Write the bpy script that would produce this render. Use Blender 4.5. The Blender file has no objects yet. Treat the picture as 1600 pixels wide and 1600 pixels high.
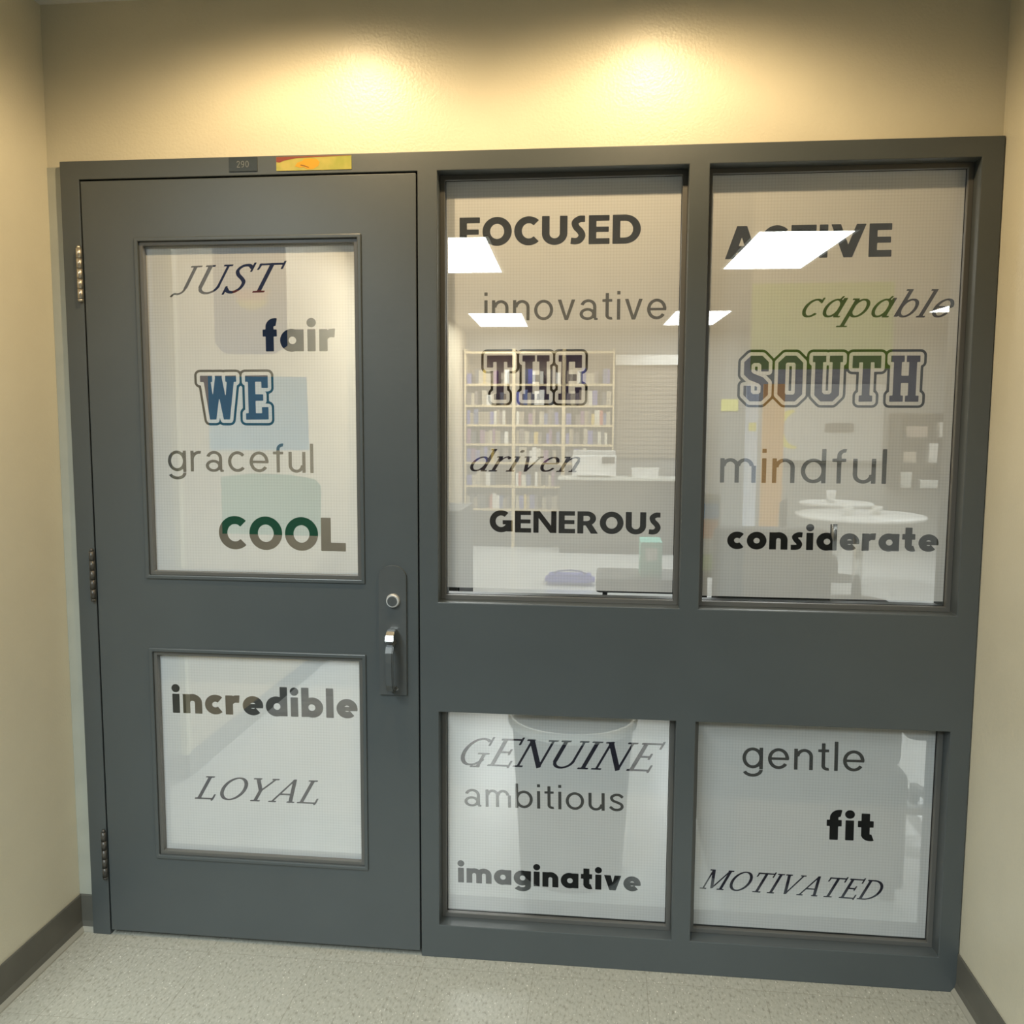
import bpy, bmesh, math, random
import numpy as np
from mathutils import Matrix, Vector
from mathutils.geometry import delaunay_2d_cdt

# ------------------------------------------------------------------ camera
sc = bpy.context.scene
COL = sc.collection
cam_d = bpy.data.cameras.new('camera'); cam = bpy.data.objects.new('camera', cam_d); COL.objects.link(cam)
cam_d.sensor_fit = 'HORIZONTAL'; cam_d.sensor_width = 36.0; cam_d.lens = 1392.3 / 1600 * 36.0
cam_d.clip_start = 0.05; cam_d.clip_end = 60
Rw = Matrix(((0.99431, 0.10606, 0.00472), (0.01522, -0.09825, -0.99505), (-0.10507, 0.98945, -0.09930)))
cam.matrix_world = Matrix((
    (Rw[0][0], -Rw[1][0], -Rw[2][0], 1.4150),
    (Rw[0][1], -Rw[1][1], -Rw[2][1], -2.3202),
    (Rw[0][2], -Rw[1][2], -Rw[2][2], 1.4862), (0, 0, 0, 1)))
sc.camera = cam
# ------------------------------------------------------------------ world, exposure
wd = bpy.data.worlds.new('world'); sc.world = wd; wd.use_nodes = True
wd.node_tree.nodes['Background'].inputs[0].default_value = (0.8, 0.9, 1.0, 1)
wd.node_tree.nodes['Background'].inputs[1].default_value = 0.01
sc.view_settings.view_transform = 'Standard'; sc.view_settings.look = 'None'
sc.view_settings.exposure = 0.0; sc.view_settings.gamma = 1.0; sc.view_settings.use_curve_mapping = False

CEIL = 2.585          # corridor ceiling height
ROOM_CEIL = 2.60      # height of the ceiling in the room behind the glass
# lamp strengths, all in one place
DOWNLIGHT_W = 33.0
DOWNLIGHT_COL = (1.0, 0.74, 0.42)
CORRIDOR = [((-0.12, -2.0), 54.0), ((-0.05, -3.5), 85.0), ((1.95, -3.7), 85.0)]  # unseen: first answers the door-top highlight, other two added as fill
CORRIDOR_COL = (0.85, 0.97, 1.0)
LAMP_SPREAD = 158.0         # spread of the unseen lamps, narrowed to darken the upper wall, degrees
ROOM_PANEL = 14.0
ROOM_COL = (0.97, 1.0, 1.0)

def area_light(name, loc, sx, sy, watts, col):
    d = bpy.data.lights.new(name, 'AREA'); d.shape = 'RECTANGLE'; d.size = sx; d.size_y = sy
    d.energy = watts; d.color = col; d.spread = math.radians(LAMP_SPREAD)
    o = bpy.data.objects.new(name, d); COL.objects.link(o); o.location = loc
    return o

# unseen corridor lamps, placed for their light (housings are built with the ceiling)
for (cx, cy), w_ in CORRIDOR:
    area_light('corridor_fill_lamp', (cx, cy, CEIL - 0.012), 0.58, 1.18, w_, CORRIDOR_COL)

def spot_light(name, loc, target, watts, col, angle, blend, radius):
    d = bpy.data.lights.new(name, 'SPOT'); d.energy = watts; d.color = col
    d.spot_size = math.radians(angle); d.spot_blend = blend; d.shadow_soft_size = radius
    o = bpy.data.objects.new(name, d); COL.objects.link(o); o.location = loc
    o.rotation_euler = (Vector(target) - Vector(loc)).to_track_quat('-Z', 'Y').to_euler()
    return o
CANS = [(0.665, -0.48), (1.525, -0.48)]
CAN_LAMP_Z = CEIL + 0.020
for x, y in CANS:
    spot_light('downlight_lamp', (x, y, CAN_LAMP_Z), (x, y, 0), DOWNLIGHT_W, DOWNLIGHT_COL, 175, 0.50, 0.022)

# ------------------------------------------------------------------ materials
def new_mat(name):
    m = bpy.data.materials.new(name); m.use_nodes = True
    return m, m.node_tree.nodes, m.node_tree.links
def plain(name, col, rough=0.6, metal=0.0, spec=0.5, noise=0.0, nscale=40.0, bump=0.0, bscale=200.0):
    m, n, l = new_mat(name); b = n['Principled BSDF']
    b.inputs['Base Color'].default_value = (*col, 1); b.inputs['Roughness'].default_value = rough
    b.inputs['Metallic'].default_value = metal; b.inputs['Specular IOR Level'].default_value = spec
    tc = n.new('ShaderNodeTexCoord')
    if noise:
        t = n.new('ShaderNodeTexNoise'); t.inputs['Scale'].default_value = nscale; t.inputs['Detail'].default_value = 3
        r = n.new('ShaderNodeValToRGB')
        r.color_ramp.elements[0].position = 0.3; r.color_ramp.elements[1].position = 0.7
        r.color_ramp.elements[0].color = (*[c * (1 - noise) for c in col], 1)
        r.color_ramp.elements[1].color = (*[min(1, c * (1 + noise)) for c in col], 1)
        l.new(tc.outputs['Object'], t.inputs['Vector']); l.new(t.outputs['Fac'], r.inputs['Fac']); l.new(r.outputs['Color'], b.inputs['Base Color'])
    if bump:
        t = n.new('ShaderNodeTexNoise'); t.inputs['Scale'].default_value = bscale; t.inputs['Detail'].default_value = 2
        bp = n.new('ShaderNodeBump'); bp.inputs['Strength'].default_value = bump; bp.inputs['Distance'].default_value = 0.002
        l.new(tc.outputs['Object'], t.inputs['Vector']); l.new(t.outputs['Fac'], bp.inputs['Height']); l.new(bp.outputs['Normal'], b.inputs['Normal'])
    return m
M = {}
M['far_wall'] = plain('corridor_wall_paint', (0.20, 0.19, 0.16), 0.7)  # unseen walls kept dark to hold down bounced light
M['wall'] = plain('cream_wall_paint', (0.645, 0.61, 0.485), 0.36, noise=0.02, nscale=6, bump=0.35, bscale=140)
M['trim'] = plain('grey_green_trim_paint', (0.43, 0.44, 0.38), 0.5, noise=0.05, nscale=12)
M['ceiling'] = plain('ceiling_paint', (0.66, 0.65, 0.60), 0.8, noise=0.03, nscale=60)
M['base'] = plain('rubber_baseboard', (0.115, 0.112, 0.095), 0.5, noise=0.08, nscale=14)
M['base_lip_lit'] = plain('rubber_baseboard_lit_lip', (0.33, 0.32, 0.27), 0.45)  # light caught on the lip put into a paler colour
M['frame'] = plain('dark_grey_enamel', (0.066, 0.077, 0.080), 0.38, spec=0.7, noise=0.04, nscale=5, bump=0.10, bscale=45)
M['stop'] = plain('glazing_stop_enamel', (0.105, 0.103, 0.094), 0.36, spec=0.6)
M['steel'] = plain('satin_chrome', (0.62, 0.62, 0.60), 0.22, metal=1.0)
M['collar'] = plain('polished_collar', (.75, .75, .73), 0.45, metal=0.6)
M['brass'] = plain('worn_hinge_metal', (0.55, 0.50, 0.42), 0.35, metal=0.85, noise=0.25, nscale=60)
M['hinge'] = plain('painted_hinge', (0.075, 0.07, 0.062), 0.35, metal=0.3, noise=0.35, nscale=70)
M['lock'] = plain('painted_lock_plate', (0.075, 0.083, 0.085), 0.34, spec=0.5, noise=0.05, nscale=30)
M['black'] = plain('black_gap', (0.010, 0.010, 0.010), 0.7)
M['white'] = plain('white_enamel', (0.80, 0.80, 0.78), 0.4)
M['rubber'] = plain('black_gasket', (0.012, 0.012, 0.011), 0.6)

def floor_mat():
    m, n, l = new_mat('speckled_vinyl_tile'); b = n['Principled BSDF']
    tc = n.new('ShaderNodeTexCoord')
    mp = n.new('ShaderNodeMapping'); mp.inputs['Scale'].default_value = (1.0, 0.42, 1.0); mp.inputs['Rotation'].default_value = (0, 0, 0.25)
    l.new(tc.outputs['Object'], mp.inputs['Vector'])
    a = n.new('ShaderNodeTexNoise'); a.inputs['Scale'].default_value = 150; a.inputs['Detail'].default_value = 3
    c = n.new('ShaderNodeTexNoise'); c.inputs['Scale'].default_value = 230; c.inputs['Detail'].default_value = 1
    l.new(mp.outputs['Vector'], a.inputs['Vector']); l.new(mp.outputs['Vector'], c.inputs['Vector'])
    r = n.new('ShaderNodeValToRGB'); e = r.color_ramp.elements
    e[0].position = 0.30; e[0].color = (0.27, 0.26, 0.215, 1); e[1].position = 0.44; e[1].color = (0.38, 0.375, 0.32, 1)
    x = e.new(0.72); x.color = (0.45, 0.44, 0.385, 1)
    l.new(a.outputs['Fac'], r.inputs['Fac'])
    r2 = n.new('ShaderNodeValToRGB'); e = r2.color_ramp.elements
    e[0].position = 0.67; e[0].color = (0, 0, 0, 1); e[1].position = 0.74; e[1].color = (1, 1, 1, 1)
    l.new(c.outputs['Fac'], r2.inputs['Fac'])
    mx = n.new('ShaderNodeMix'); mx.data_type = 'RGBA'
    l.new(r2.outputs['Color'], mx.inputs[0]); l.new(r.outputs['Color'], mx.inputs[6]); mx.inputs[7].default_value = (0.70, 0.69, 0.62, 1)
    # tile seams
    br = n.new('ShaderNodeTexBrick'); br.offset = 0.0; br.inputs['Scale'].default_value = 1.0
    br.inputs['Brick Width'].default_value = 0.3048; br.inputs['Row Height'].default_value = 0.3048
    br.inputs['Mortar Size'].default_value = 0.0011; br.inputs['Mortar Smooth'].default_value = 0.4
    br.inputs['Color1'].default_value = (1, 1, 1, 1); br.inputs['Color2'].default_value = (0.955, 0.955, 0.945, 1); br.inputs['Mortar'].default_value = (0.72, 0.71, 0.68, 1)
    mp2 = n.new('ShaderNodeMapping'); mp2.inputs['Location'].default_value = (-0.0176, 0.05, 0)
    l.new(tc.outputs['Object'], mp2.inputs['Vector']); l.new(mp2.outputs['Vector'], br.inputs['Vector'])
    mu = n.new('ShaderNodeMix'); mu.data_type = 'RGBA'; mu.blend_type = 'MULTIPLY'; mu.inputs[0].default_value = 1
    l.new(mx.outputs[2], mu.inputs[6]); l.new(br.outputs['Color'], mu.inputs[7]); l.new(mu.outputs[2], b.inputs['Base Color'])
    b.inputs['Roughness'].default_value = 0.33
    return m
M['floor'] = floor_mat()

def plank_mat():
    m, n, l = new_mat('pale_plank_floor'); b = n['Principled BSDF']
    tc = n.new('ShaderNodeTexCoord'); mp = n.new('ShaderNodeMapping'); mp.inputs['Scale'].default_value = (1.0, 7.0, 1)
    t = n.new('ShaderNodeTexNoise'); t.inputs['Scale'].default_value = 2.2; t.inputs['Detail'].default_value = 4
    l.new(tc.outputs['Object'], mp.inputs['Vector']); l.new(mp.outputs['Vector'], t.inputs['Vector'])
    r = n.new('ShaderNodeValToRGB'); r.color_ramp.elements[0].position = 0.3; r.color_ramp.elements[1].position = 0.7
    r.color_ramp.elements[0].color = (0.62, 0.63, 0.63, 1); r.color_ramp.elements[1].color = (0.78, 0.79, 0.78, 1)
    l.new(t.outputs['Fac'], r.inputs['Fac']); l.new(r.outputs['Color'], b.inputs['Base Color'])
    b.inputs['Roughness'].default_value = 0.25
    return m
M['plank'] = plank_mat()

SEE = 0.48            # open share of the perforated film
def film_mat():
    m, n, l = new_mat('white_perforated_film'); b = n['Principled BSDF']
    b.inputs['Base Color'].default_value = (0.82, 0.83, 0.82, 1); b.inputs['Roughness'].default_value = 0.6; b.inputs['Specular IOR Level'].default_value = 0.2
    tr = n.new('ShaderNodeBsdfTransparent'); mx = n.new('ShaderNodeMixShader')
    tc = n.new('ShaderNodeTexCoord'); sx = n.new('ShaderNodeSeparateXYZ'); l.new(tc.outputs['Object'], sx.inputs[0])
    def line(sock, period):
        a = n.new('ShaderNodeMath'); a.operation = 'MULTIPLY'; a.inputs[1].default_value = 2 * math.pi / period; l.new(sock, a.inputs[0])
        s = n.new('ShaderNodeMath'); s.operation = 'SINE'; l.new(a.outputs[0], s.inputs[0])
        p = n.new('ShaderNodeMath'); p.operation = 'MULTIPLY_ADD'; p.inputs[1].default_value = 0.5; p.inputs[2].default_value = 0.5; l.new(s.outputs[0], p.inputs[0])
        q = n.new('ShaderNodeMath'); q.operation = 'POWER'; q.inputs[1].default_value = 3.0; l.new(p.outputs[0], q.inputs[0])
        return q.outputs[0]
    g = n.new('ShaderNodeMath'); g.operation = 'ADD'; l.new(line(sx.outputs[0], 0.0079), g.inputs[0]); l.new(line(sx.outputs[2], 0.0079), g.inputs[1])
    # coarse weave unevenness
    nz = n.new('ShaderNodeTexNoise'); nz.inputs['Scale'].default_value = 9; l.new(tc.outputs['Object'], nz.inputs['Vector'])
    gm = n.new('ShaderNodeMath'); gm.operation = 'MULTIPLY'; l.new(g.outputs[0], gm.inputs[0]); l.new(nz.outputs['Fac'], gm.inputs[1])
    f = n.new('ShaderNodeMath'); f.operation = 'MULTIPLY_ADD'; f.inputs[1].default_value = 0.07; f.inputs[2].default_value = SEE - 0.022; l.new(gm.outputs[0], f.inputs[0])
    l.new(f.outputs[0], mx.inputs[0]); l.new(b.outputs[0], mx.inputs[1]); l.new(tr.outputs[0], mx.inputs[2])
    l.new(mx.outputs[0], n['Material Output'].inputs['Surface'])
    return m
def ink_mat(name, col):
    m, n, l = new_mat(name); b = n['Principled BSDF']
    b.inputs['Base Color'].default_value = (*col, 1); b.inputs['Roughness'].default_value = 0.6; b.inputs['Specular IOR Level'].default_value = 0.12
    tr = n.new('ShaderNodeBsdfTransparent'); mx = n.new('ShaderNodeMixShader'); mx.inputs[0].default_value = SEE
    l.new(b.outputs[0], mx.inputs[1]); l.new(tr.outputs[0], mx.inputs[2]); l.new(mx.outputs[0], n['Material Output'].inputs['Surface'])
    return m
def glass_mat():
    m, n, l = new_mat('clear_glass')
    tr = n.new('ShaderNodeBsdfTransparent'); tr.inputs[0].default_value = (0.965, 0.98, 0.97, 1)
    gl = n.new('ShaderNodeBsdfGlossy'); gl.inputs['Roughness'].default_value = 0.02
    fr = n.new('ShaderNodeFresnel'); fr.inputs[0].default_value = 1.45; mx = n.new('ShaderNodeMixShader')
    ml = n.new('ShaderNodeMath'); ml.operation = 'MULTIPLY'; ml.inputs[1].default_value = 0.15; l.new(fr.outputs[0], ml.inputs[0]); l.new(ml.outputs[0], mx.inputs[0]); l.new(tr.outputs[0], mx.inputs[1]); l.new(gl.outputs[0], mx.inputs[2])
    l.new(mx.outputs[0], n['Material Output'].inputs['Surface'])
    return m
def paper_mat(name, col):
    m, n, l = new_mat(name)
    d = n.new('ShaderNodeBsdfDiffuse'); d.inputs[0].default_value = (*col, 1)
    t = n.new('ShaderNodeBsdfTranslucent'); t.inputs[0].default_value = (*col, 1); mx = n.new('ShaderNodeMixShader'); mx.inputs[0].default_value = 0.6
    nz = n.new('ShaderNodeTexNoise'); nz.inputs['Scale'].default_value = 30
    l.new(d.outputs[0], mx.inputs[1]); l.new(t.outputs[0], mx.inputs[2]); l.new(mx.outputs[0], n['Material Output'].inputs['Surface'])
    return m
def emit_mat(name, col, s):
    m, n, l = new_mat(name); e = n.new('ShaderNodeEmission'); e.inputs[0].default_value = (*col, 1); e.inputs[1].default_value = s
    l.new(e.outputs[0], n['Material Output'].inputs['Surface'])
    return m
M['film'] = film_mat(); M['glass'] = glass_mat()
M['ink_bold'] = ink_mat('black_ink', (0.012, 0.012, 0.012))
M['ink_light'] = ink_mat('charcoal_ink', (0.10, 0.10, 0.095))
M['ink_serif'] = ink_mat('blue_black_ink', (0.030, 0.028, 0.045))
M['ink_navy'] = ink_mat('navy_ink', (0.042, 0.036, 0.085))
M['panel'] = emit_mat('lit_diffuser', ROOM_COL, ROOM_PANEL)
M['corridor_panel'] = emit_mat('unseen_fill_diffuser', CORRIDOR_COL, 0.4)
M['bulb'] = emit_mat('lit_bulb', DOWNLIGHT_COL, 12.0)

# ------------------------------------------------------------------ helpers
def link(name, me, mat=None, parent=None, loc=(0, 0, 0), rotz=0.0):
    o = bpy.data.objects.new(name, me); COL.objects.link(o)
    if mat is not None and me is not None and not me.materials: me.materials.append(mat)
    if parent is not None: o.parent = parent
    o.location = loc; o.rotation_euler = (0, 0, rotz)
    return o
def tag(o, label=None, cat=None, group=None, kind=None):
    if label: o['label'] = label
    if cat: o['category'] = cat
    if group: o['group'] = group
    if kind: o['kind'] = kind
    return o
def thing(name, label, cat, loc=(0, 0, 0), rotz=0.0, group=None, kind=None):
    return tag(link(name, None, None, None, loc, rotz), label, cat, group, kind)
def mesh_from(bm, name='mesh'):
    me = bpy.data.meshes.new(name); bmesh.ops.recalc_face_normals(bm, faces=bm.faces[:]); bm.to_mesh(me); bm.free()
    return me
def add_box(bm, x0, x1, y0, y1, z0, z1, bev=0.0):
    r = bmesh.ops.create_cube(bm, size=1.0); vs = r['verts']
    for v in vs:
        v.co = Vector(((x0 + x1) / 2 + v.co.x * (x1 - x0), (y0 + y1) / 2 + v.co.y * (y1 - y0), (z0 + z1) / 2 + v.co.z * (z1 - z0)))
    if bev:
        es = list({e for v in vs for e in v.link_edges})
        bmesh.ops.bevel(bm, geom=es, offset=bev, segments=2, profile=0.6, affect='EDGES')
def boxes(name, lst, mat, parent=None, loc=(0, 0, 0), bev=0.0, rotz=0.0):
    bm = bmesh.new()
    for b in lst: add_box(bm, *b, bev=bev)
    return link(name, mesh_from(bm, name), mat, parent, loc, rotz)
def add_cyl(bm, c, r0, r1, h, axis='Z', seg=24, smooth=True):
    q = bmesh.ops.create_cone(bm, cap_ends=True, cap_tris=False, segments=seg, radius1=r0, radius2=r1, depth=h)
    mt = Matrix.Identity(4)
    if axis == 'Y': mt = Matrix.Rotation(math.radians(90), 4, 'X')
    if axis == 'X': mt = Matrix.Rotation(math.radians(90), 4, 'Y')
    mt = Matrix.Translation(c) @ mt
    for v in q['verts']: v.co = mt @ v.co
    if smooth:
        for f in {f for v in q['verts'] for f in v.link_faces}:
            if len(f.verts) == 4: f.smooth = True
def tube(name, pts, r, mat, parent=None, loc=(0, 0, 0), cyclic=False):
    cu = bpy.data.curves.new(name, 'CURVE'); cu.dimensions = '3D'; cu.bevel_depth = r; cu.bevel_resolution = 3; cu.use_fill_caps = True
    s = cu.splines.new('POLY'); s.points.add(len(pts) - 1); s.use_cyclic_u = cyclic
    for p, q in zip(s.points, pts): p.co = (*q, 1)
    o = bpy.data.objects.new(name, cu); COL.objects.link(o)
    bpy.context.view_layer.update()
    me = bpy.data.meshes.new_from_object(o.evaluated_get(bpy.context.evaluated_depsgraph_get()))
    bpy.data.objects.remove(o); bpy.data.curves.remove(cu)
    for f in me.polygons: f.use_smooth = True
    return link(name, me, mat, parent, loc)
def grid_plate(name, xs, zs, solid, y0, y1, mat, parent=None, bev=0.0, loc=(0, 0, 0)):
    """one welded plate in the XZ plane, cells with solid(i, j) true, from y0 (front) to y1"""
    bm = bmesh.new(); V = {}
    def v(i, j, y):
        if (i, j, y) not in V: V[(i, j, y)] = bm.verts.new((xs[i], y, zs[j]))
        return V[(i, j, y)]
    nx, nz = len(xs) - 1, len(zs) - 1
    S = lambda i, j: 0 <= i < nx and 0 <= j < nz and solid(i, j)
    for i in range(nx):
        for j in range(nz):
            if not S(i, j): continue
            bm.faces.new((v(i, j, y0), v(i + 1, j, y0), v(i + 1, j + 1, y0), v(i, j + 1, y0)))
            bm.faces.new((v(i, j, y1), v(i, j + 1, y1), v(i + 1, j + 1, y1), v(i + 1, j, y1)))
            if not S(i - 1, j): bm.faces.new((v(i, j, y0), v(i, j + 1, y0), v(i, j + 1, y1), v(i, j, y1)))
            if not S(i + 1, j): bm.faces.new((v(i + 1, j, y0), v(i + 1, j, y1), v(i + 1, j + 1, y1), v(i + 1, j + 1, y0)))
            if not S(i, j - 1): bm.faces.new((v(i, j, y0), v(i, j, y1), v(i + 1, j, y1), v(i + 1, j, y0)))
            if not S(i, j + 1): bm.faces.new((v(i, j + 1, y0), v(i + 1, j + 1, y0), v(i + 1, j + 1, y1), v(i, j + 1, y1)))
    bmesh.ops.recalc_face_normals(bm, faces=bm.faces[:])
    bmesh.ops.dissolve_limit(bm, angle_limit=0.01, verts=bm.verts[:], edges=bm.edges[:])
    if bev:
        es = [e for e in bm.edges if len(e.link_faces) == 2 and e.calc_face_angle(0) > 0.5]
        bmesh.ops.bevel(bm, geom=es, offset=bev, segments=2, profile=0.5, affect='EDGES', clamp_overlap=True)
    return link(name, mesh_from(bm, name), mat, parent, loc)
def ring(name, x0, x1, z0, z1, w, y0, y1, mat, parent, bev=0.0015):
    return grid_plate(name, [x0, x0 + w, x1 - w, x1], [z0, z0 + w, z1 - w, z1], lambda i, j: not (i == 1 and j == 1), y0, y1, mat, parent, bev)
def lathe(name, prof, mat, parent=None, loc=(0, 0, 0), seg=32, caps=True):
    bm = bmesh.new(); rows = []
    for r, z in prof:
        rows.append([bm.verts.new((r * math.cos(2 * math.pi * k / seg), r * math.sin(2 * math.pi * k / seg), z)) for k in range(seg)])
    for a, b in zip(rows, rows[1:]):
        for k in range(seg):
            f = bm.faces.new((a[k], a[(k + 1) % seg], b[(k + 1) % seg], b[k])); f.smooth = True
    if caps and prof[0][0] > 0: bm.faces.new(rows[0][::-1])
    if caps and prof[-1][0] > 0: bm.faces.new(rows[-1])
    return link(name, mesh_from(bm, name), mat, parent, loc)

def even_odd_fill(pts, faces, polys):
    """triangles of the area inside an odd number of the outlines"""
    edges = [(q[k], q[(k + 1) % len(q)]) for q in faces for k in range(len(q))]
    v, e, f, *_ = delaunay_2d_cdt(pts, edges, [], 0, 1e-7)
    V = np.array([(p.x, p.y) for p in v]); T = np.array([t[:3] for t in f]); c = V[T].mean(1)
    n = np.zeros(len(c), int)
    for q in polys:
        q = np.asarray(q, float); a = q; b = np.roll(q, -1, 0)
        for (ax, ay), (bx, by) in zip(a, b):
            if ay == by: continue
            n += (((ay > c[:, 1]) != (by > c[:, 1])) & (c[:, 0] < (bx - ax) * (c[:, 1] - ay) / (by - ay) + ax))
    return [list(t) for t, k in zip(f, n) if k % 2], v

# ------------------------------------------------------------------ setting: the entrance recess
XL, XR = -0.100, 2.353        # faces of the side walls
YW = 0.020                    # face of the wall around the frame
FX = [-0.053, 0.0, 0.920, 0.971, 1.608, 1.658, 2.300, 2.351]
FZ = [0.0, 0.095, 0.705, 1.007, 2.128, 2.176]

def structure(o): return tag(o, kind='structure')
# wall with the opening for the door frame
structure(grid_plate('wall_back', [-4.0, FX[0], FX[-1], 6.2], [0, FZ[-1], 2.75], lambda i, j: not (i == 1 and j == 0), YW, 0.150, M['wall']))
structure(boxes('wall_left', [(XL - 0.12, XL, -0.90, YW, 0, 2.70)], M['wall']))
structure(boxes('wall_right', [(XR, XR + 0.12, -1.95, YW, 0, 2.70)], M['wall']))
structure(boxes('floor_1', [(-4.0, 6.2, -1.12, 0.085, -0.05, 0.0)], M['floor']))
structure(boxes('floor_2', [(-4.0, 6.2, -7.2, -1.12, -0.05, 0.0)], plain('dark_unseen_floor', (.045, .045, .042), .95)))  # unseen floor made dark so less light bounces up the wall
structure(boxes('trim_1', [(XL, FX[0], YW - 0.003, YW, 0.11, 2.166)], M['trim']))

def baseboard(name, pts):
    """cove baseboard along a floor polyline; the wall is on the left of the walking direction"""
    prof = [(0.0, 0.108), (0.0035, 0.110), (0.005, 0.106), (0.005, 0.030), (0.009, 0.014), (0.017, 0.004), (0.018, 0.0), (0.0, 0.0)]
    bm = bmesh.new(); rows = []
    for k, p in enumerate(pts):
        d0 = (Vector(pts[k]) - Vector(pts[k - 1])).normalized() if k > 0 else None
        d1 = (Vector(pts[k + 1]) - Vector(pts[k])).normalized() if k < len(pts) - 1 else None
        ns = [Vector((d.y, -d.x)) for d in (d0, d1) if d is not None]
        nn = sum(ns, Vector((0, 0))).normalized(); sc_ = 1 / max(0.2, nn.dot(ns[0]))
        rows.append([bm.verts.new((p[0] + nn.x * o * sc_, p[1] + nn.y * o * sc_, z)) for o, z in prof])
    for a, b in zip(rows, rows[1:]):
        for q in range(len(prof) - 1):
            f = bm.faces.new((a[q], b[q], b[q + 1], a[q + 1]))
            if q >= 4: f.material_index = 1
    bm.faces.new(rows[0]); bm.faces.new(rows[-1][::-1])
    o = link(name, mesh_from(bm, name), M['base']); o.data.materials.append(M['base_lip_lit'])
    return structure(o)
baseboard('baseboard_left', [(XL, -0.90), (XL, YW), (FX[0] - 0.0005, YW)])
baseboard('baseboard_right', [(XR, -0.001), (XR, -1.95)])

# corridor ceiling with two round holes for the downlights
def ceiling_with_holes(name, x0, x1, y0, y1, z, holes, r, mat):
    pts = [(x0, y0), (x1, y0), (x1, y1), (x0, y1)]; faces = [[0, 1, 2, 3]]
    for hx, hy in holes:
        b = len(pts); pts += [(hx + r * math.cos(2 * math.pi * k / 40), hy + r * math.sin(2 * math.pi * k / 40)) for k in range(40)]
        faces.append(list(range(b, b + 40)))
    f, v = even_odd_fill([Vector(p) for p in pts], faces, [[pts[k] for k in q] for q in faces])
    bm = bmesh.new(); vs = [bm.verts.new((p.x, p.y, z)) for p in v]
    for t in f: bm.faces.new([vs[k] for k in t])
    return link(name, mesh_from(bm, name), mat)
structure(ceiling_with_holes('ceiling_1', -4.0, 6.2, -7.2, YW, CEIL, CANS, 0.075, M['ceiling']))
for x, y in CANS:
    t = thing('downlight', 'round recessed downlight over the door' if x < 1 else 'round recessed downlight over the glazed panes', 'light', (x, y, CEIL), 0, 'recessed downlights in the corridor ceiling')
    lathe('trim_ring', [(0.076, 0.0), (0.098, -0.002), (0.100, -0.006), (0.096, -0.009), (0.078, -0.006), (0.074, 0.0)], M['white'], t, caps=False)
    lathe('reflector_can', [(0.074, 0.0), (0.072, 0.06), (0.066, 0.13)], M['white'], t, caps=False)
    lathe('bulb', [(0.0, 0.066), (0.034, 0.068), (0.044, 0.085), (0.030, 0.112), (0.0, 0.120)], M['bulb'], t)
# rest of the corridor, behind the camera
structure(boxes('wall_corridor_left', [(-4.1, -4.0, -7.2, -0.78, 0, 2.70)], M['far_wall']))
structure(boxes('wall_corridor_right', [(6.2, 6.3, -7.2, -1.95, 0, 2.70)], M['far_wall']))
structure(boxes('wall_corridor_back', [(-4.1, 6.3, -7.3, -7.2, 0, 2.70)], M['far_wall']))
structure(boxes('wall_corridor_front_left', [(-4.1, XL - 0.12, -0.90, -0.78, 0, 2.70)], M['far_wall']))
structure(boxes('wall_corridor_front_right', [(XR + 0.12, 6.3, -1.95, -1.83, 0, 2.70)], M['far_wall']))
for (cx, cy), w_ in CORRIDOR:
    t = thing('unseen_troffer', 'unseen rectangular ceiling light placed behind the viewer to light the frame', 'light', (cx, cy, CEIL), 0, 'unseen corridor fill lights')  # housing for an unseen lamp placed for its light
    ring_bm = [(-0.31, 0.31, -0.61, -0.59, -0.008, -0.001), (-0.31, 0.31, 0.59, 0.61, -0.008, -0.001), (-0.31, -0.29, -0.59, 0.59, -0.008, -0.001), (0.29, 0.31, -0.59, 0.59, -0.008, -0.001)]
    boxes('frame', ring_bm, M['white'], t)
    boxes('diffuser', [(-0.29, 0.29, -0.59, 0.59, -0.004, -0.002)], M['corridor_panel'], t)

# ------------------------------------------------------------------ the steel frame with its four glazed openings
win = thing('window_1', 'dark grey steel frame holding four glazed panes beside the door', 'window frame', kind='structure')
def fsolid(i, j):
    if i == 1 and j <= 3: return False
    if i in (3, 5) and j in (1, 3): return False
    return True
grid_plate('frame', FX, FZ, fsolid, 0.0, 0.165, M['frame'], win, bev=0.0018)
boxes('door_stop', [(0.0, 0.016, 0.050, 0.066, 0, 2.112), (0.904, 0.920, 0.050, 0.066, 0, 2.112), (0.0, 0.920, 0.050, 0.066, 2.112, 2.128)], M['frame'], win)
GY = 0.060      # front face of the side glass
PANES = {'A': (FX[3], FX[4], FZ[3], FZ[4]), 'B': (FX[5], FX[6], FZ[3], FZ[4]), 'C': (FX[3], FX[4], FZ[1], FZ[2]), 'D': (FX[5], FX[6], FZ[1], FZ[2])}
ST = 0.0125
for k, (a, b, c, d) in PANES.items():
    ring('glazing_stop', a, b, c, d, ST, 0.044, GY - 0.0015, M['stop'], win, 0.001)
    ring('gasket', a + ST - 0.002, b - ST + 0.002, c + ST - 0.002, d - ST + 0.002, 0.003, GY - 0.0012, GY - 0.0002, M['rubber'], win, 0)
    boxes('glass_pane', [(a + 0.002, b - 0.002, GY, GY + 0.006, c + 0.002, d - 0.002)], M['glass'], win)

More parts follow.
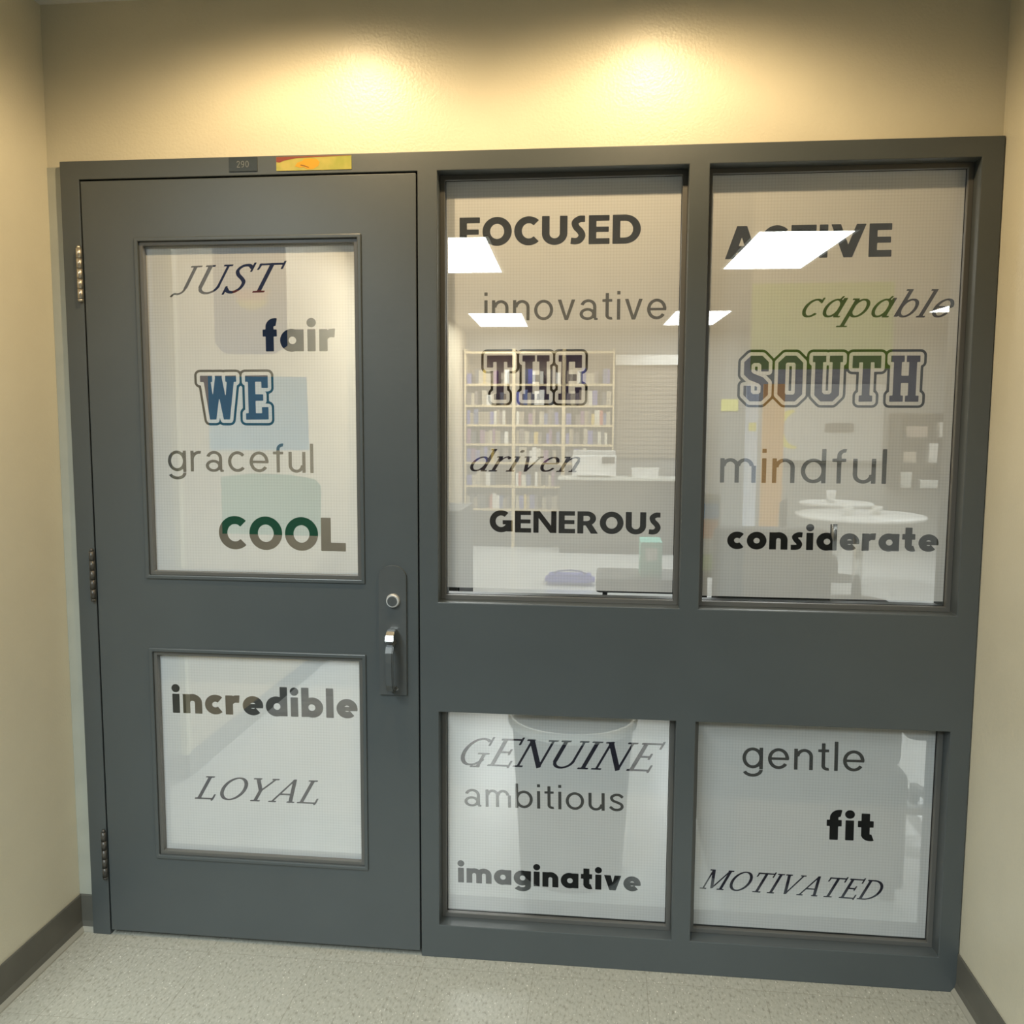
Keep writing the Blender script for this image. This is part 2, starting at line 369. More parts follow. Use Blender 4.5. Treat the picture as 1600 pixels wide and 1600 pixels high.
# ------------------------------------------------------------------ the door
door = thing('door_1', 'dark grey door with two glazed panes and a lever pull', 'door', kind='structure')
DU = (0.150, 0.7710, 1.0530, 1.9740)      # upper vision panel, outer edge of its moulding
DL = (0.150, 0.7710, 0.2430, 0.8570)
grid_plate('door_leaf', [0.004, DU[0] + 0.01, DU[1] - 0.01, 0.9160], [0.0150, DL[2] + 0.01, DL[3] - 0.01, DU[2] + 0.01, DU[3] - 0.01, 2.1235],
           lambda i, j: not (i == 1 and j in (1, 3)), 0.0005, 0.0455, M['frame'], door, bev=0.0016)
for n_, (a, b, c, d) in (('upper', DU), ('lower', DL)):
    ring('glazing_moulding', a, b, c, d, 0.0105, -0.0050, 0.0022, M['frame'], door, 0.0022)
    ring('glazing_bead', a + 0.0100, b - 0.0100, c + 0.0100, d - 0.0100, 0.0110, 0.0030, 0.0190, M['stop'], door, 0.0012)
    boxes('glass_pane', [(a + 0.012, b - 0.012, 0.0205, 0.0265, c + 0.012, d - 0.012)], M['glass'], door)
    ring('inner_moulding', a, b, c, d, 0.021, 0.0275, 0.0500, M['frame'], door, 0.001)
boxes('light_block_strip', [(0.004, 0.916, 0.046, 0.050, 0.002, 0.05)], M['black'], door)  # added strip that stops room light showing under the door
for zc in (1.881, 1.060, 0.247):
    bm = bmesh.new()
    for q in range(5):
        add_cyl(bm, (0, 0, -0.0535 + q * 0.0268), 0.0072, 0.0072, 0.0252, seg=16)
    h = link('hinge', mesh_from(bm, 'hinge'), M['brass'] if zc > 1.5 else M['hinge'], door, (-0.0045, -0.0065, zc))
    bm = bmesh.new(); add_cyl(bm, (0, 0, 0.070), 0.0055, 0.0035, 0.008, seg=12); add_cyl(bm, (0, 0, -0.071), 0.0060, 0.0075, 0.006, seg=12)
    link('hinge_pin', mesh_from(bm, 'pin'), M['brass'] if zc > 1.5 else M['hinge'], h)
# lock plate with cylinder, thumb latch and pull grip
def arched_plate():
    bm = bmesh.new(); w, zb, zt, n = 0.0375, -0.173, 0.173, 14
    pts = [(-w, zb), (w, zb)] + [(w * math.cos(math.pi * k / n), zt - 0.022 + 0.034 * math.sin(math.pi * k / n) * 0.9) for k in range(n + 1)]
    f0 = [bm.verts.new((x, -0.0075, z)) for x, z in pts]; f1 = [bm.verts.new((x * 1.02, 0.0, z * 1.004)) for x, z in pts]
    bm.faces.new(f0)
    for k in range(len(pts)): bm.faces.new((f0[k], f0[(k + 1) % len(pts)], f1[(k + 1) % len(pts)], f1[k]))
    bm.faces.new(f1[::-1])
    return mesh_from(bm, 'plate')
lk = link('lock_plate', arched_plate(), M['lock'], door, (0.8470, 0.0003, 0.9225))
bm = bmesh.new(); add_cyl(bm, (0.0022, -0.0125, 0.0875), 0.0195, 0.0165, 0.012, 'Y', 32); link('lock_collar', mesh_from(bm, 'collar'), M['collar'], lk)
bm = bmesh.new(); add_cyl(bm, (0.0022, -0.0195, 0.0875), 0.0135, 0.0130, 0.004, 'Y', 28); add_box(bm, 0.0012, 0.0032, -0.0222, -0.021, 0.0815, 0.0935); link('lock_cylinder', mesh_from(bm, 'cylinder'), M['lock'], lk)
def latch():
    bm = bmesh.new()      # thumb piece: a curved tongue leaving the plate and dipping forward
    path = [(-0.006, 0.012), (-0.020, 0.0145), (-0.034, 0.012), (-0.046, 0.003), (-0.052, -0.009)]
    rows = []
    for y, z in path:
        t = 0.0035; w = 0.0110
        rows.append([bm.verts.new(p) for p in ((-w, y, z + t), (w, y, z + t), (w, y, z - t), (-w, y, z - t))])
    for a, b in zip(rows, rows[1:]):
        for k in range(4): bm.faces.new((a[k], a[(k + 1) % 4], b[(k + 1) % 4], b[k]))
    bm.faces.new(rows[0]); bm.faces.new(rows[-1][::-1])
    bmesh.ops.bevel(bm, geom=bm.edges[:], offset=0.0012, segments=2, affect='EDGES', clamp_overlap=True)
    return mesh_from(bm, 'latch')
link('thumb_latch', latch(), M['steel'], lk, (0.0015, -0.004, -0.006))
def grip():
    bm = bmesh.new(); rows = []
    path = [(0.000, -0.026), (-0.022, -0.026), (-0.040, -0.031), (-0.048, -0.046), (-0.050, -0.070), (-0.049, -0.105), (-0.045, -0.132), (-0.034, -0.148), (-0.018, -0.153), (0.0, -0.153)]
    for k, (y, z) in enumerate(path):
        a = path[max(0, k - 1)]; b = path[min(len(path) - 1, k + 1)]
        d = Vector((b[0] - a[0], b[1] - a[1])).normalized(); nrm = Vector((-d.y, d.x))
        w, t = 0.0105, 0.0055
        rows.append([bm.verts.new((sx * w, y + nrm.x * st * t, z + nrm.y * st * t)) for sx, st in ((-1, -1), (1, -1), (1, 1), (-1, 1))])
    for a, b in zip(rows, rows[1:]):
        for k in range(4): bm.faces.new((a[k], a[(k + 1) % 4], b[(k + 1) % 4], b[k]))
    bm.faces.new(rows[0]); bm.faces.new(rows[-1][::-1])
    bmesh.ops.recalc_face_normals(bm, faces=bm.faces[:])
    es = [e for e in bm.edges if len(e.link_faces) == 2 and e.calc_face_angle(0) > 0.7]
    bmesh.ops.bevel(bm, geom=es, offset=0.003, segments=2, affect='EDGES', clamp_overlap=True)
    return mesh_from(bm, 'grip')
link('pull_grip', grip(), M['lock'], lk, (0.0015, -0.006, 0.0))
bm = bmesh.new(); add_cyl(bm, (0.0105, -0.0085, -0.156), 0.0045, 0.004, 0.003, 'Y', 14); link('screw', mesh_from(bm, 'screw'), M['steel'], lk)

# ------------------------------------------------------------------ lettering: signed distance glyphs, contoured
EPS = 0.0035
def sd_poly(X, Y, p):
    p = np.asarray(p, float); n = len(p); d = np.full(X.shape, 1e9); s = np.ones(X.shape)
    for i in range(n):
        a = p[i]; b = p[i - 1]; e = b - a; wx = X - a[0]; wy = Y - a[1]
        t = np.clip((wx * e[0] + wy * e[1]) / max(e @ e, 1e-12), 0, 1)
        d = np.minimum(d, (wx - e[0] * t) ** 2 + (wy - e[1] * t) ** 2)
        c1 = Y >= a[1]; c2 = Y < b[1]; c3 = e[0] * wy > e[1] * wx
        s = np.where((c1 & c2 & c3) | (~c1 & ~c2 & ~c3), -s, s)
    return s * np.sqrt(d)
class Glyph:
    def __init__(g, w): g.w = w; g.ops = []; g.fat = 0.0
    def poly(g, *p): g.ops.append(('+', [list(p)])); return g
    def rect(g, x0, y0, x1, y1): return g.poly((x0, y0), (x1, y0), (x1, y1), (x0, y1))
    def oval(g, cx, cy, rx, ry=None, sub=False):
        ry = ry or rx
        g.ops.append(('-' if sub else '+', [[(cx + rx * math.cos(2 * math.pi * k / 40), cy + ry * math.sin(2 * math.pi * k / 40)) for k in range(40)]])); return g
    def cut(g, *p): g.ops.append(('-', [list(p)])); return g
    def arc(g, cx, cy, rx, ry, a0, a1, w, wy=None):
        wy = wy or w; n = max(8, int(abs(a1 - a0) / 9)); q = []; L = []; R = []
        for k in range(n + 1):
            t = math.radians(a0 + (a1 - a0) * k / n); c, s = math.cos(t), math.sin(t)
            nx, ny = c / rx, s / ry; m = math.hypot(nx, ny); nx /= m; ny /= m
            h = 0.5 * math.sqrt((w * nx) ** 2 + (wy * ny) ** 2)
            L.append((cx + rx * c + nx * h, cy + ry * s + ny * h)); R.append((cx + rx * c - nx * h, cy + ry * s - ny * h))
        for k in range(n): q.append([L[k], L[k + 1], R[k + 1], R[k]])
        g.ops.append(('+', q)); return g
    def line(g, w, *pts):
        """mitred polyline stroke"""
        P = [Vector(p) for p in pts]; L = []; R = []
        for k, p in enumerate(P):
            d0 = (P[k] - P[k - 1]).normalized() if k else None; d1 = (P[k + 1] - P[k]).normalized() if k < len(P) - 1 else None
            ns = [Vector((-d.y, d.x)) for d in (d0, d1) if d is not None]; nn = sum(ns, Vector((0, 0))).normalized()
            h = 0.5 * w / max(0.35, nn.dot(ns[0])); L.append(p + nn * h); R.append(p - nn * h)
        g.ops.append(('+', [[tuple(L[k]), tuple(L[k + 1]), tuple(R[k + 1]), tuple(R[k])] for k in range(len(P) - 1)])); return g
    def curve(g, w, *pts):
        """smooth stroke through the points"""
        P = [Vector(p) for p in pts]; P = [2 * P[0] - P[1]] + P + [2 * P[-1] - P[-2]]; out = []
        for k in range(1, len(P) - 2):
            a, b, c, d = P[k - 1:k + 3]
            for s in range(8):
                t = s / 8
                out.append(0.5 * ((2 * b) + (c - a) * t + (2 * a - 5 * b + 4 * c - d) * t * t + (3 * b - a - 3 * c + d) * t ** 3))
        out.append(P[-2])
        return g.line(w, *[tuple(v) for v in out])
    def sdf(g, X, Y):
        d = np.full(X.shape, 1e3)
        for op, ps in g.ops:
            dd = np.full(X.shape, 1e3)
            for p in ps: dd = np.minimum(dd, sd_poly(X, Y, p))
            d = np.minimum(d, dd - EPS) if op == '+' else np.maximum(d, -dd)
        return d - g.fat
def contours(F, x0, y0, h):
    """closed polylines of F = 0 on a regular grid (marching squares)"""
    ny, nx = F.shape; seg = {}
    F = np.where(np.abs(F) < 1e-9, 1e-9, F); N = F < 0
    c = N[:-1, :-1] * 1 + N[:-1, 1:] * 2 + N[1:, 1:] * 4 + N[1:, :-1] * 8
    def pt(e):
        i, j, o = e
        if o == 0: a, b = F[j, i], F[j, i + 1]; t = a / (a - b); return (x0 + (i + t) * h, y0 + j * h)
        a, b = F[j, i], F[j + 1, i]; t = a / (a - b); return (x0 + i * h, y0 + (j + t) * h)
    T = {1: 'LB', 2: 'BR', 3: 'LR', 4: 'RT', 6: 'BT', 7: 'LT', 8: 'TL', 9: 'TB', 11: 'TR', 12: 'RL', 13: 'RB', 14: 'BL', 5: 'LBRT', 10: 'BRTL'}
    for j, i in zip(*np.nonzero((c > 0) & (c < 15))):
        i = int(i); j = int(j); E_ = {'B': (i, j, 0), 'T': (i, j + 1, 0), 'L': (i, j, 1), 'R': (i + 1, j, 1)}; s = T[int(c[j, i])]
        for q in range(0, len(s), 2): seg.setdefault(E_[s[q]], []).append(E_[s[q + 1]]); seg.setdefault(E_[s[q + 1]], []).append(E_[s[q]])
    out = []; used = set()
    for st in list(seg):
        if st in used: continue
        path = [st]; used.add(st); cur = st
        while True:
            nx_ = [e for e in seg[cur] if e not in used]
            if not nx_: break
            cur = nx_[0]; used.add(cur); path.append(cur)
        if len(path) > 5: out.append([pt(e) for e in path])
    return out
def simplify(p, tol):
    p = np.array(p)
    def dp(a, b):
        if b <= a + 1: return []
        d = p[b] - p[a]; L = np.hypot(*d) + 1e-12; w = p[a + 1:b] - p[a]; e = np.abs(d[0] * w[:, 1] - d[1] * w[:, 0]) / L
        k = int(e.argmax())
        if e[k] < tol: return []
        k += a + 1; return dp(a, k) + [k] + dp(k, b)
    far = int(((p - p[0]) ** 2).sum(1).argmax()); p = np.vstack([p, p[:1]])
    idx = [0] + dp(0, far) + [far] + dp(far, len(p) - 1)
    return [tuple(p[i]) for i in idx]

G = {}
def bold():
    g = {}
    g['O'] = Glyph(.97).arc(.485, .5, .375, .395, 0, 360, .235, .22)
    g['C'] = Glyph(.82).arc(.48, .5, .37, .395, 48, 312, .235, .22)
    g['U'] = Glyph(.84).rect(0, .38, .23, 1).rect(.61, .38, .84, 1).arc(.42, .39, .305, .29, 180, 360, .23, .21)
    g['S'] = Glyph(.50).curve(.205, (.47, .89), (.30, .885), (.15, .77), (.19, .60), (.32, .46), (.385, .30), (.30, .15), (.17, .105), (.02, .12))
    g['E'] = Glyph(.68).rect(0, 0, .23, 1).rect(0, .82, .67, 1).rect(0, .43, .65, .59).rect(0, 0, .68, .18)
    g['F'] = Glyph(.68).rect(0, 0, .23, 1).rect(0, .82, .68, 1).rect(0, .41, .64, .57)
    g['D'] = Glyph(.92).rect(0, 0, .23, 1).rect(.1, .81, .42, 1).rect(.1, 0, .42, .19).arc(.40, .5, .405, .405, -90, 90, .23, .19)
    g['G'] = Glyph(.97).arc(.48, .5, .37, .395, 52, 335, .235, .22).rect(.56, .37, .97, .54).rect(.74, .04, .97, .54)
    g['N'] = Glyph(.97).rect(0, 0, .2, 1).rect(.77, 0, .97, 1).poly((0, 1), (.25, 1), (.97, 0), (.72, 0))
    g['R'] = Glyph(.84).rect(0, 0, .23, 1).rect(.1, .82, .42, 1).rect(.1, .38, .42, .55).arc(.40, .69, .255, .225, -90, 90, .23, .18).poly((.30, .46), (.56, .46), (.85, 0), (.57, 0))
    g['A'] = Glyph(1.0).poly((0, 0), (.35, 1), (.65, 1), (1.0, 0), (.73, 0), (.665, .2), (.335, .2), (.27, 0)).cut((.395, .38), (.5, .70), (.605, .38))
    g['T'] = Glyph(.76).rect(0, .81, .76, 1).rect(.265, 0, .495, 1)
    g['I'] = Glyph(.24).rect(0, 0, .24, 1)
    g['V'] = Glyph(1.05).poly((0, 1), (.27, 1), (.525, .34), (.78, 1), (1.05, 1), (.65, 0), (.40, 0))
    g['L'] = Glyph(.72).rect(0, 0, .27, 1).rect(0, 0, .72, .235)
    g['f'] = Glyph(.41).rect(.09, 0, .31, .74).arc(.365, .74, .165, .152, 180, 78, .22, .215).rect(0, .46, .41, .65)
    g['a'] = Glyph(.70).oval(.345, .325, .345, .34).rect(.48, 0, .70, .65).oval(.365, .325, .128, None, True)
    g['i'] = Glyph(.25).rect(.015, 0, .235, .65).oval(.125, .865, .132)
    g['r'] = Glyph(.46).rect(0, 0, .225, .65).poly((.19, .34), (.20, .58), (.30, .655), (.46, .665), (.44, .425), (.31, .43))
    g['n'] = Glyph(.63).rect(0, 0, .22, .65).rect(.41, 0, .63, .38).arc(.315, .365, .205, .19, 0, 180, .22, .21)
    g['m'] = Glyph(1.02).rect(0, 0, .21, .65).rect(.405, 0, .615, .38).rect(.81, 0, 1.02, .38).arc(.3075, .37, .2025, .19, 0, 180, .21, .2).arc(.7125, .37, .2025, .19, 0, 180, .21, .2)
    g['c'] = Glyph(.58).arc(.345, .325, .235, .225, 50, 310, .22)
    g['e'] = Glyph(.66).arc(.335, .325, .228, .225, -2, 312, .215, .2).rect(.14, .26, .665, .37)
    g['d'] = Glyph(.70).oval(.345, .325, .345, .34).rect(.48, 0, .70, 1).oval(.365, .325, .128, None, True)
    g['b'] = Glyph(.70).oval(.355, .325, .345, .34).rect(0, 0, .22, 1).oval(.335, .325, .128, None, True)
    g['l'] = Glyph(.22).rect(0, 0, .22, 1)
    g['o'] = Glyph(.69).arc(.345, .325, .235, .23, 0, 360, .215)
    g['s'] = Glyph(.43).curve(.175, (.40, .575), (.27, .58), (.145, .50), (.19, .385), (.28, .285), (.315, .19), (.24, .095), (.02, .085))
    g['g'] = Glyph(.69).oval(.335, .335, .335, .33).rect(.475, -.03, .69, .65).arc(.34, -.03, .2425, .15, 205, 360, .215, .16).oval(.355, .335, .125, None, True)
    g['t'] = Glyph(.45).rect(.10, .16, .32, .90).rect(0, .46, .43, .65).arc(.35, .20, .14, .105, 180, 295, .22, .2)
    g['v'] = Glyph(.66).poly((0, .65), (.24, .65), (.33, .27), (.42, .65), (.66, .65), (.45, 0), (.21, 0))
    return g
def light():
    g = {}; s = .105
    g['g'] = Glyph(.62).arc(.31, .36, .258, .31, 0, 360, s, .1).rect(.515, -.03, .62, .72).arc(.31, -.05, .258, .19, 200, 360, s, .1)
    g['r'] = Glyph(.36).rect(0, 0, s, .72).arc(.30, .40, .25, .27, 180, 78, s, .1)
    g['a'] = Glyph(.60).arc(.285, .47, .215, .205, 0, 165, s, .095).rect(.4475, .06, .5525, .48).arc(.26, .205, .21, .165, 0, 360, s, .09).line(.07, (.5, .12), (.52, .03), (.60, .03))
    g['c'] = Glyph(.57).arc(.315, .36, .265, .31, 42, 318, s, .1)
    g['e'] = Glyph(.63).arc(.315, .36, .265, .31, 0, 325, s, .1).rect(.06, .315, .625, .40)
    g['f'] = Glyph(.36).rect(.115, 0, .22, .80).arc(.315, .80, .148, .152, 180, 80, s, .1).rect(0, .63, .34, .72)
    g['u'] = Glyph(.56).rect(0, .25, s, .72).arc(.255, .26, .2025, .21, 180, 360, s, .1).rect(.455, 0, .56, .72)
    g['n'] = Glyph(.56).rect(0, 0, s, .72).arc(.305, .46, .2025, .21, 0, 180, s, .1).rect(.455, 0, .56, .47)
    g['m'] = Glyph(.90).rect(0, 0, s, .72).arc(.2525, .49, .17, .18, 0, 180, s, .1).rect(.37, 0, .475, .5).arc(.6225, .49, .17, .18, 0, 180, s, .1).rect(.795, 0, .90, .5)
    g['l'] = Glyph(s).rect(0, 0, s, 1)
    g['i'] = Glyph(s).rect(0, 0, s, .72).rect(0, .88, s, 1)
    g['o'] = Glyph(.64).arc(.32, .36, .267, .31, 0, 360, s, .1)
    g['v'] = Glyph(.58).poly((0, .72), (.115, .72), (.29, .14), (.465, .72), (.58, .72), (.345, 0), (.235, 0))
    g['t'] = Glyph(.33).rect(.105, .13, .21, .93).rect(0, .63, .32, .72).arc(.285, .155, .1275, .108, 180, 288, s, .095)
    g['d'] = Glyph(.62).arc(.31, .36, .258, .31, 0, 360, s, .1).rect(.515, 0, .62, 1)
    g['b'] = Glyph(.62).arc(.31, .36, .258, .31, 0, 360, s, .1).rect(0, 0, s, 1)
    g['s'] = Glyph(.52).curve(.1, (.47, .56), (.36, .655), (.20, .655), (.085, .56), (.13, .43), (.28, .36), (.42, .28), (.45, .16), (.35, .065), (.18, .06), (.03, .17))
    return g
def serif():
    g = {}; T = .088; t = .042
    def sf(q, x, y, L=.24): return q.rect(x - L / 2, y - (.034 if y > .5 else 0), x + L / 2, y + (0 if y > .5 else .034))
    def st(q, x, y0=0, y1=1, w=T): return q.rect(x - w / 2, y0, x + w / 2, y1)
    q = Glyph(.44); st(q, .26, .22, 1, .07); q.curve(.045, (.26, .26), (.24, .11), (.14, .02), (.03, .03), (-.03, -.06)); sf(q, .28, 1, .28); g['J'] = q
    q = Glyph(.72); st(q, .12, .24, 1); st(q, .60, .24, 1, .045); q.arc(.36, .27, .24, .25, 180, 360, .06, .05); sf(q, .12, 1); sf(q, .60, 1, .22); g['U'] = q
    g['S'] = Glyph(.52).curve(.068, (.46, .86), (.34, .965), (.18, .94), (.10, .80), (.17, .64), (.32, .50), (.42, .36), (.40, .16), (.27, .035), (.12, .05), (.02, .17)).line(.035, (.475, .74), (.475, 1.04)).line(.035, (.01, -.04), (.01, .24))
    q = Glyph(.66); st(q, .33); q.rect(0, .952, .66, .995); q.line(.035, (.015, .80), (.04, 1.0)); q.line(.035, (.645, .80), (.645, 1.06)); sf(q, .33, 0, .30); g['T'] = q
    q = Glyph(.60); st(q, .14); q.rect(.02, 0, .58, .04); q.line(.035, (.585, .0), (.585, .21)); q.line(.035, (.575, -.05), (.59, .1)); sf(q, .14, 1, .26); g['L'] = q
    g['O'] = Glyph(.78).arc(.39, .5, .345, .48, 0, 360, .088, .042)
    q = Glyph(.74).line(T, (.10, .985), (.38, .46)).line(t, (.66, .985), (.38, .46)); st(q, .37, 0, .5); sf(q, .09, 1); sf(q, .66, 1, .2); sf(q, .37, 0, .28); g['Y'] = q
    q = Glyph(.76).line(t, (.07, .015), (.42, 1.0)).line(T, (.42, 1.0), (.66, .0)).rect(.2, .33, .57, .37); sf(q, .08, 0, .22); sf(q, .66, 0, .22); g['A'] = q
    q = Glyph(.76).arc(.39, .5, .335, .48, 55, 325, .082, .042).line(.035, (.63, .74), (.63, 1.04)); st(q, .62, -.06, .42, .07); sf(q, .60, .42, .30); sf(q, .55, -.06, .24); g['G'] = q
    q = Glyph(.60); st(q, .13); q.rect(.02, .958, .56, 1).rect(.13, .49, .42, .53).rect(.02, 0, .58, .042).line(.035, (.565, .80), (.565, 1.06)).line(.035, (.42, .42), (.42, .62)).line(.035, (.59, -.05), (.59, .20)); g['E'] = q
    q = Glyph(.82); st(q, .13, 0, 1, t); st(q, .70, 0, 1, t); q.line(.095, (.12, .99), (.70, .0)); sf(q, .10, 1, .2); sf(q, .13, 0, .24); sf(q, .70, 1, .24); g['N'] = q
    q = Glyph(.26); st(q, .13); sf(q, .13, 1, .26); sf(q, .13, 0, .26); g['I'] = q
    q = Glyph(.94); st(q, .11, 0, 1, t); q.line(.09, (.13, .99), (.44, .06)).line(t, (.44, .06), (.78, .99)); st(q, .80); sf(q, .08, 1, .18); sf(q, .11, 0, .24); sf(q, .82, 1, .2); sf(q, .80, 0, .26); g['M'] = q
    q = Glyph(.74).line(T, (.09, .99), (.35, .02)).line(t, (.35, .02), (.66, .99)); sf(q, .09, 1); sf(q, .65, 1, .2); g['V'] = q
    q = Glyph(.78); st(q, .13); q.arc(.27, .5, .44, .48, -90, 90, .088, .042).rect(.02, .958, .30, 1).rect(.02, 0, .30, .042); g['D'] = q
    T = .078; u = .67
    q = Glyph(.60); q.arc(.26, .33, .215, .31, 0, 360, .07, .042); st(q, .48, 0, 1); sf(q, .44, 1, .14); sf(q, .53, 0, .14); g['d'] = q
    q = Glyph(.44); st(q, .11, 0, u); sf(q, .06, u, .14); sf(q, .11, 0, .24); q.curve(.045, (.12, .42), (.20, .58), (.30, .655), (.38, .62)).oval(.385, .60, .042); g['r'] = q
    q = Glyph(.24); st(q, .11, 0, u); sf(q, .06, u, .14); sf(q, .11, 0, .24); q.oval(.12, .91, .055); g['i'] = q
    q = Glyph(.52).line(T, (.07, .66), (.25, .01)).line(t, (.25, .01), (.46, .66)); sf(q, .07, u, .2); sf(q, .46, u, .16); g['v'] = q
    g['e'] = Glyph(.50).arc(.26, .33, .212, .31, 8, 325, .072, .042).rect(.06, .345, .475, .385)
    q = Glyph(.62); st(q, .11, 0, u); sf(q, .06, u, .14); sf(q, .11, 0, .22); q.curve(.048, (.12, .42), (.21, .58), (.33, .645), (.44, .60), (.48, .45)); st(q, .48, 0, .48); sf(q, .49, 0, .22); g['n'] = q
    g['c'] = Glyph(.48).arc(.26, .33, .212, .31, 52, 320, .074, .042).line(.035, (.42, .52), (.42, .70))
    q = Glyph(.56); q.arc(.25, .33, .20, .31, 0, 360, .07, .042); st(q, .45, 0, u + .02); sf(q, .50, 0, .14); q.line(.035, (.32, .64), (.36, .755)); g['a'] = q
    q = Glyph(.60); st(q, .13, -.36, u); sf(q, .13, -.36, .28); sf(q, .08, u, .14); q.arc(.33, .33, .205, .31, 0, 360, .07, .042); g['p'] = q
    q = Glyph(.58); st(q, .11, .03, 1); sf(q, .06, 1, .14); q.arc(.32, .33, .205, .31, 0, 360, .07, .042); g['b'] = q
    q = Glyph(.24); st(q, .11); sf(q, .06, 1, .14); sf(q, .12, 0, .22); g['l'] = q
    return g
def block():
    g = {}
    g['T'] = Glyph(.60).rect(0, .86, .6, 1).rect(0, .73, .135, 1).rect(.465, .73, .6, 1).rect(.22, 0, .38, 1).rect(.16, 0, .44, .13)
    g['H'] = Glyph(.61).rect(.065, 0, .225, 1).rect(.385, 0, .545, 1).rect(.1, .41, .5, .56).rect(0, .865, .28, 1).rect(.33, .865, .61, 1).rect(0, 0, .28, .13).rect(.33, 0, .61, .13)
    g['E'] = Glyph(.52).rect(.065, 0, .225, 1).rect(0, .86, .52, 1).rect(.375, .72, .52, 1).rect(.1, .43, .405, .57).rect(0, 0, .52, .14).rect(.375, 0, .52, .28)
    g['S'] = Glyph(.53).line(.155, (.452, .66), (.452, .83), (.36, .9225), (.17, .9225), (.0775, .83), (.0775, .62), (.16, .54), (.37, .46), (.452, .38), (.452, .17), (.36, .0775), (.17, .0775), (.0775, .17), (.0775, .34))
    g['O'] = Glyph(.53).poly((.15, 0), (.38, 0), (.53, .15), (.53, .85), (.38, 1), (.15, 1), (0, .85), (0, .15)).cut((.19, .15), (.34, .15), (.37, .18), (.37, .82), (.34, .85), (.19, .85), (.16, .82), (.16, .18))
    g['U'] = Glyph(.64).rect(.055, .16, .215, 1).rect(.425, .16, .585, 1).line(.155, (.135, .30), (.135, .17), (.225, .0775), (.415, .0775), (.505, .17), (.505, .30)).rect(0, .865, .28, 1).rect(.36, .865, .64, 1)
    g['W'] = Glyph(.84).rect(0, .86, .28, 1).rect(.59, .86, .84, 1).poly((.065, 1), (.225, 1), (.35, 0), (.205, 0)).poly((.205, 0), (.35, 0), (.51, 1), (.36, 1)).poly((.345, 1), (.495, 1), (.67, 0), (.53, 0)).poly((.53, 0), (.67, 0), (.80, 1), (.64, 1))
    return g
FONT = {'bold': bold(), 'light': light(), 'serif': serif(), 'block': block()}
for k_, f_ in (('bold', .011), ('serif', .010), ('light', -.001)):
    for g_ in FONT[k_].values(): g_.fat = f_
GAP = {'bold': .125, 'light': .155, 'serif': .10, 'block': .21}
SHEAR = {'serif': .42}
_cache = {}
def glyph_contours(style, ch):
    if (style, ch) not in _cache:
        g = FONT[style][ch]; h = .0125
        X, Y = np.meshgrid(np.arange(-.16, g.w + .18, h), np.arange(-.45, 1.18, h))
        _cache[(style, ch)] = [simplify(c, .0035) for c in contours(g.sdf(X, Y), -.16, -.45, h)]
    return _cache[(style, ch)]
def cdt_mesh(polys, name, y=0.0):
    pts = []; faces = []
    for p in polys:
        b = len(pts); pts += [Vector(q) for q in p]; faces.append(list(range(b, len(pts))))
    f, v = even_odd_fill(pts, faces, polys)
    me = bpy.data.meshes.new(name); me.from_pydata([(p.x, y, p.y) for p in v], [], [list(t) for t in f]); me.update()
    return me

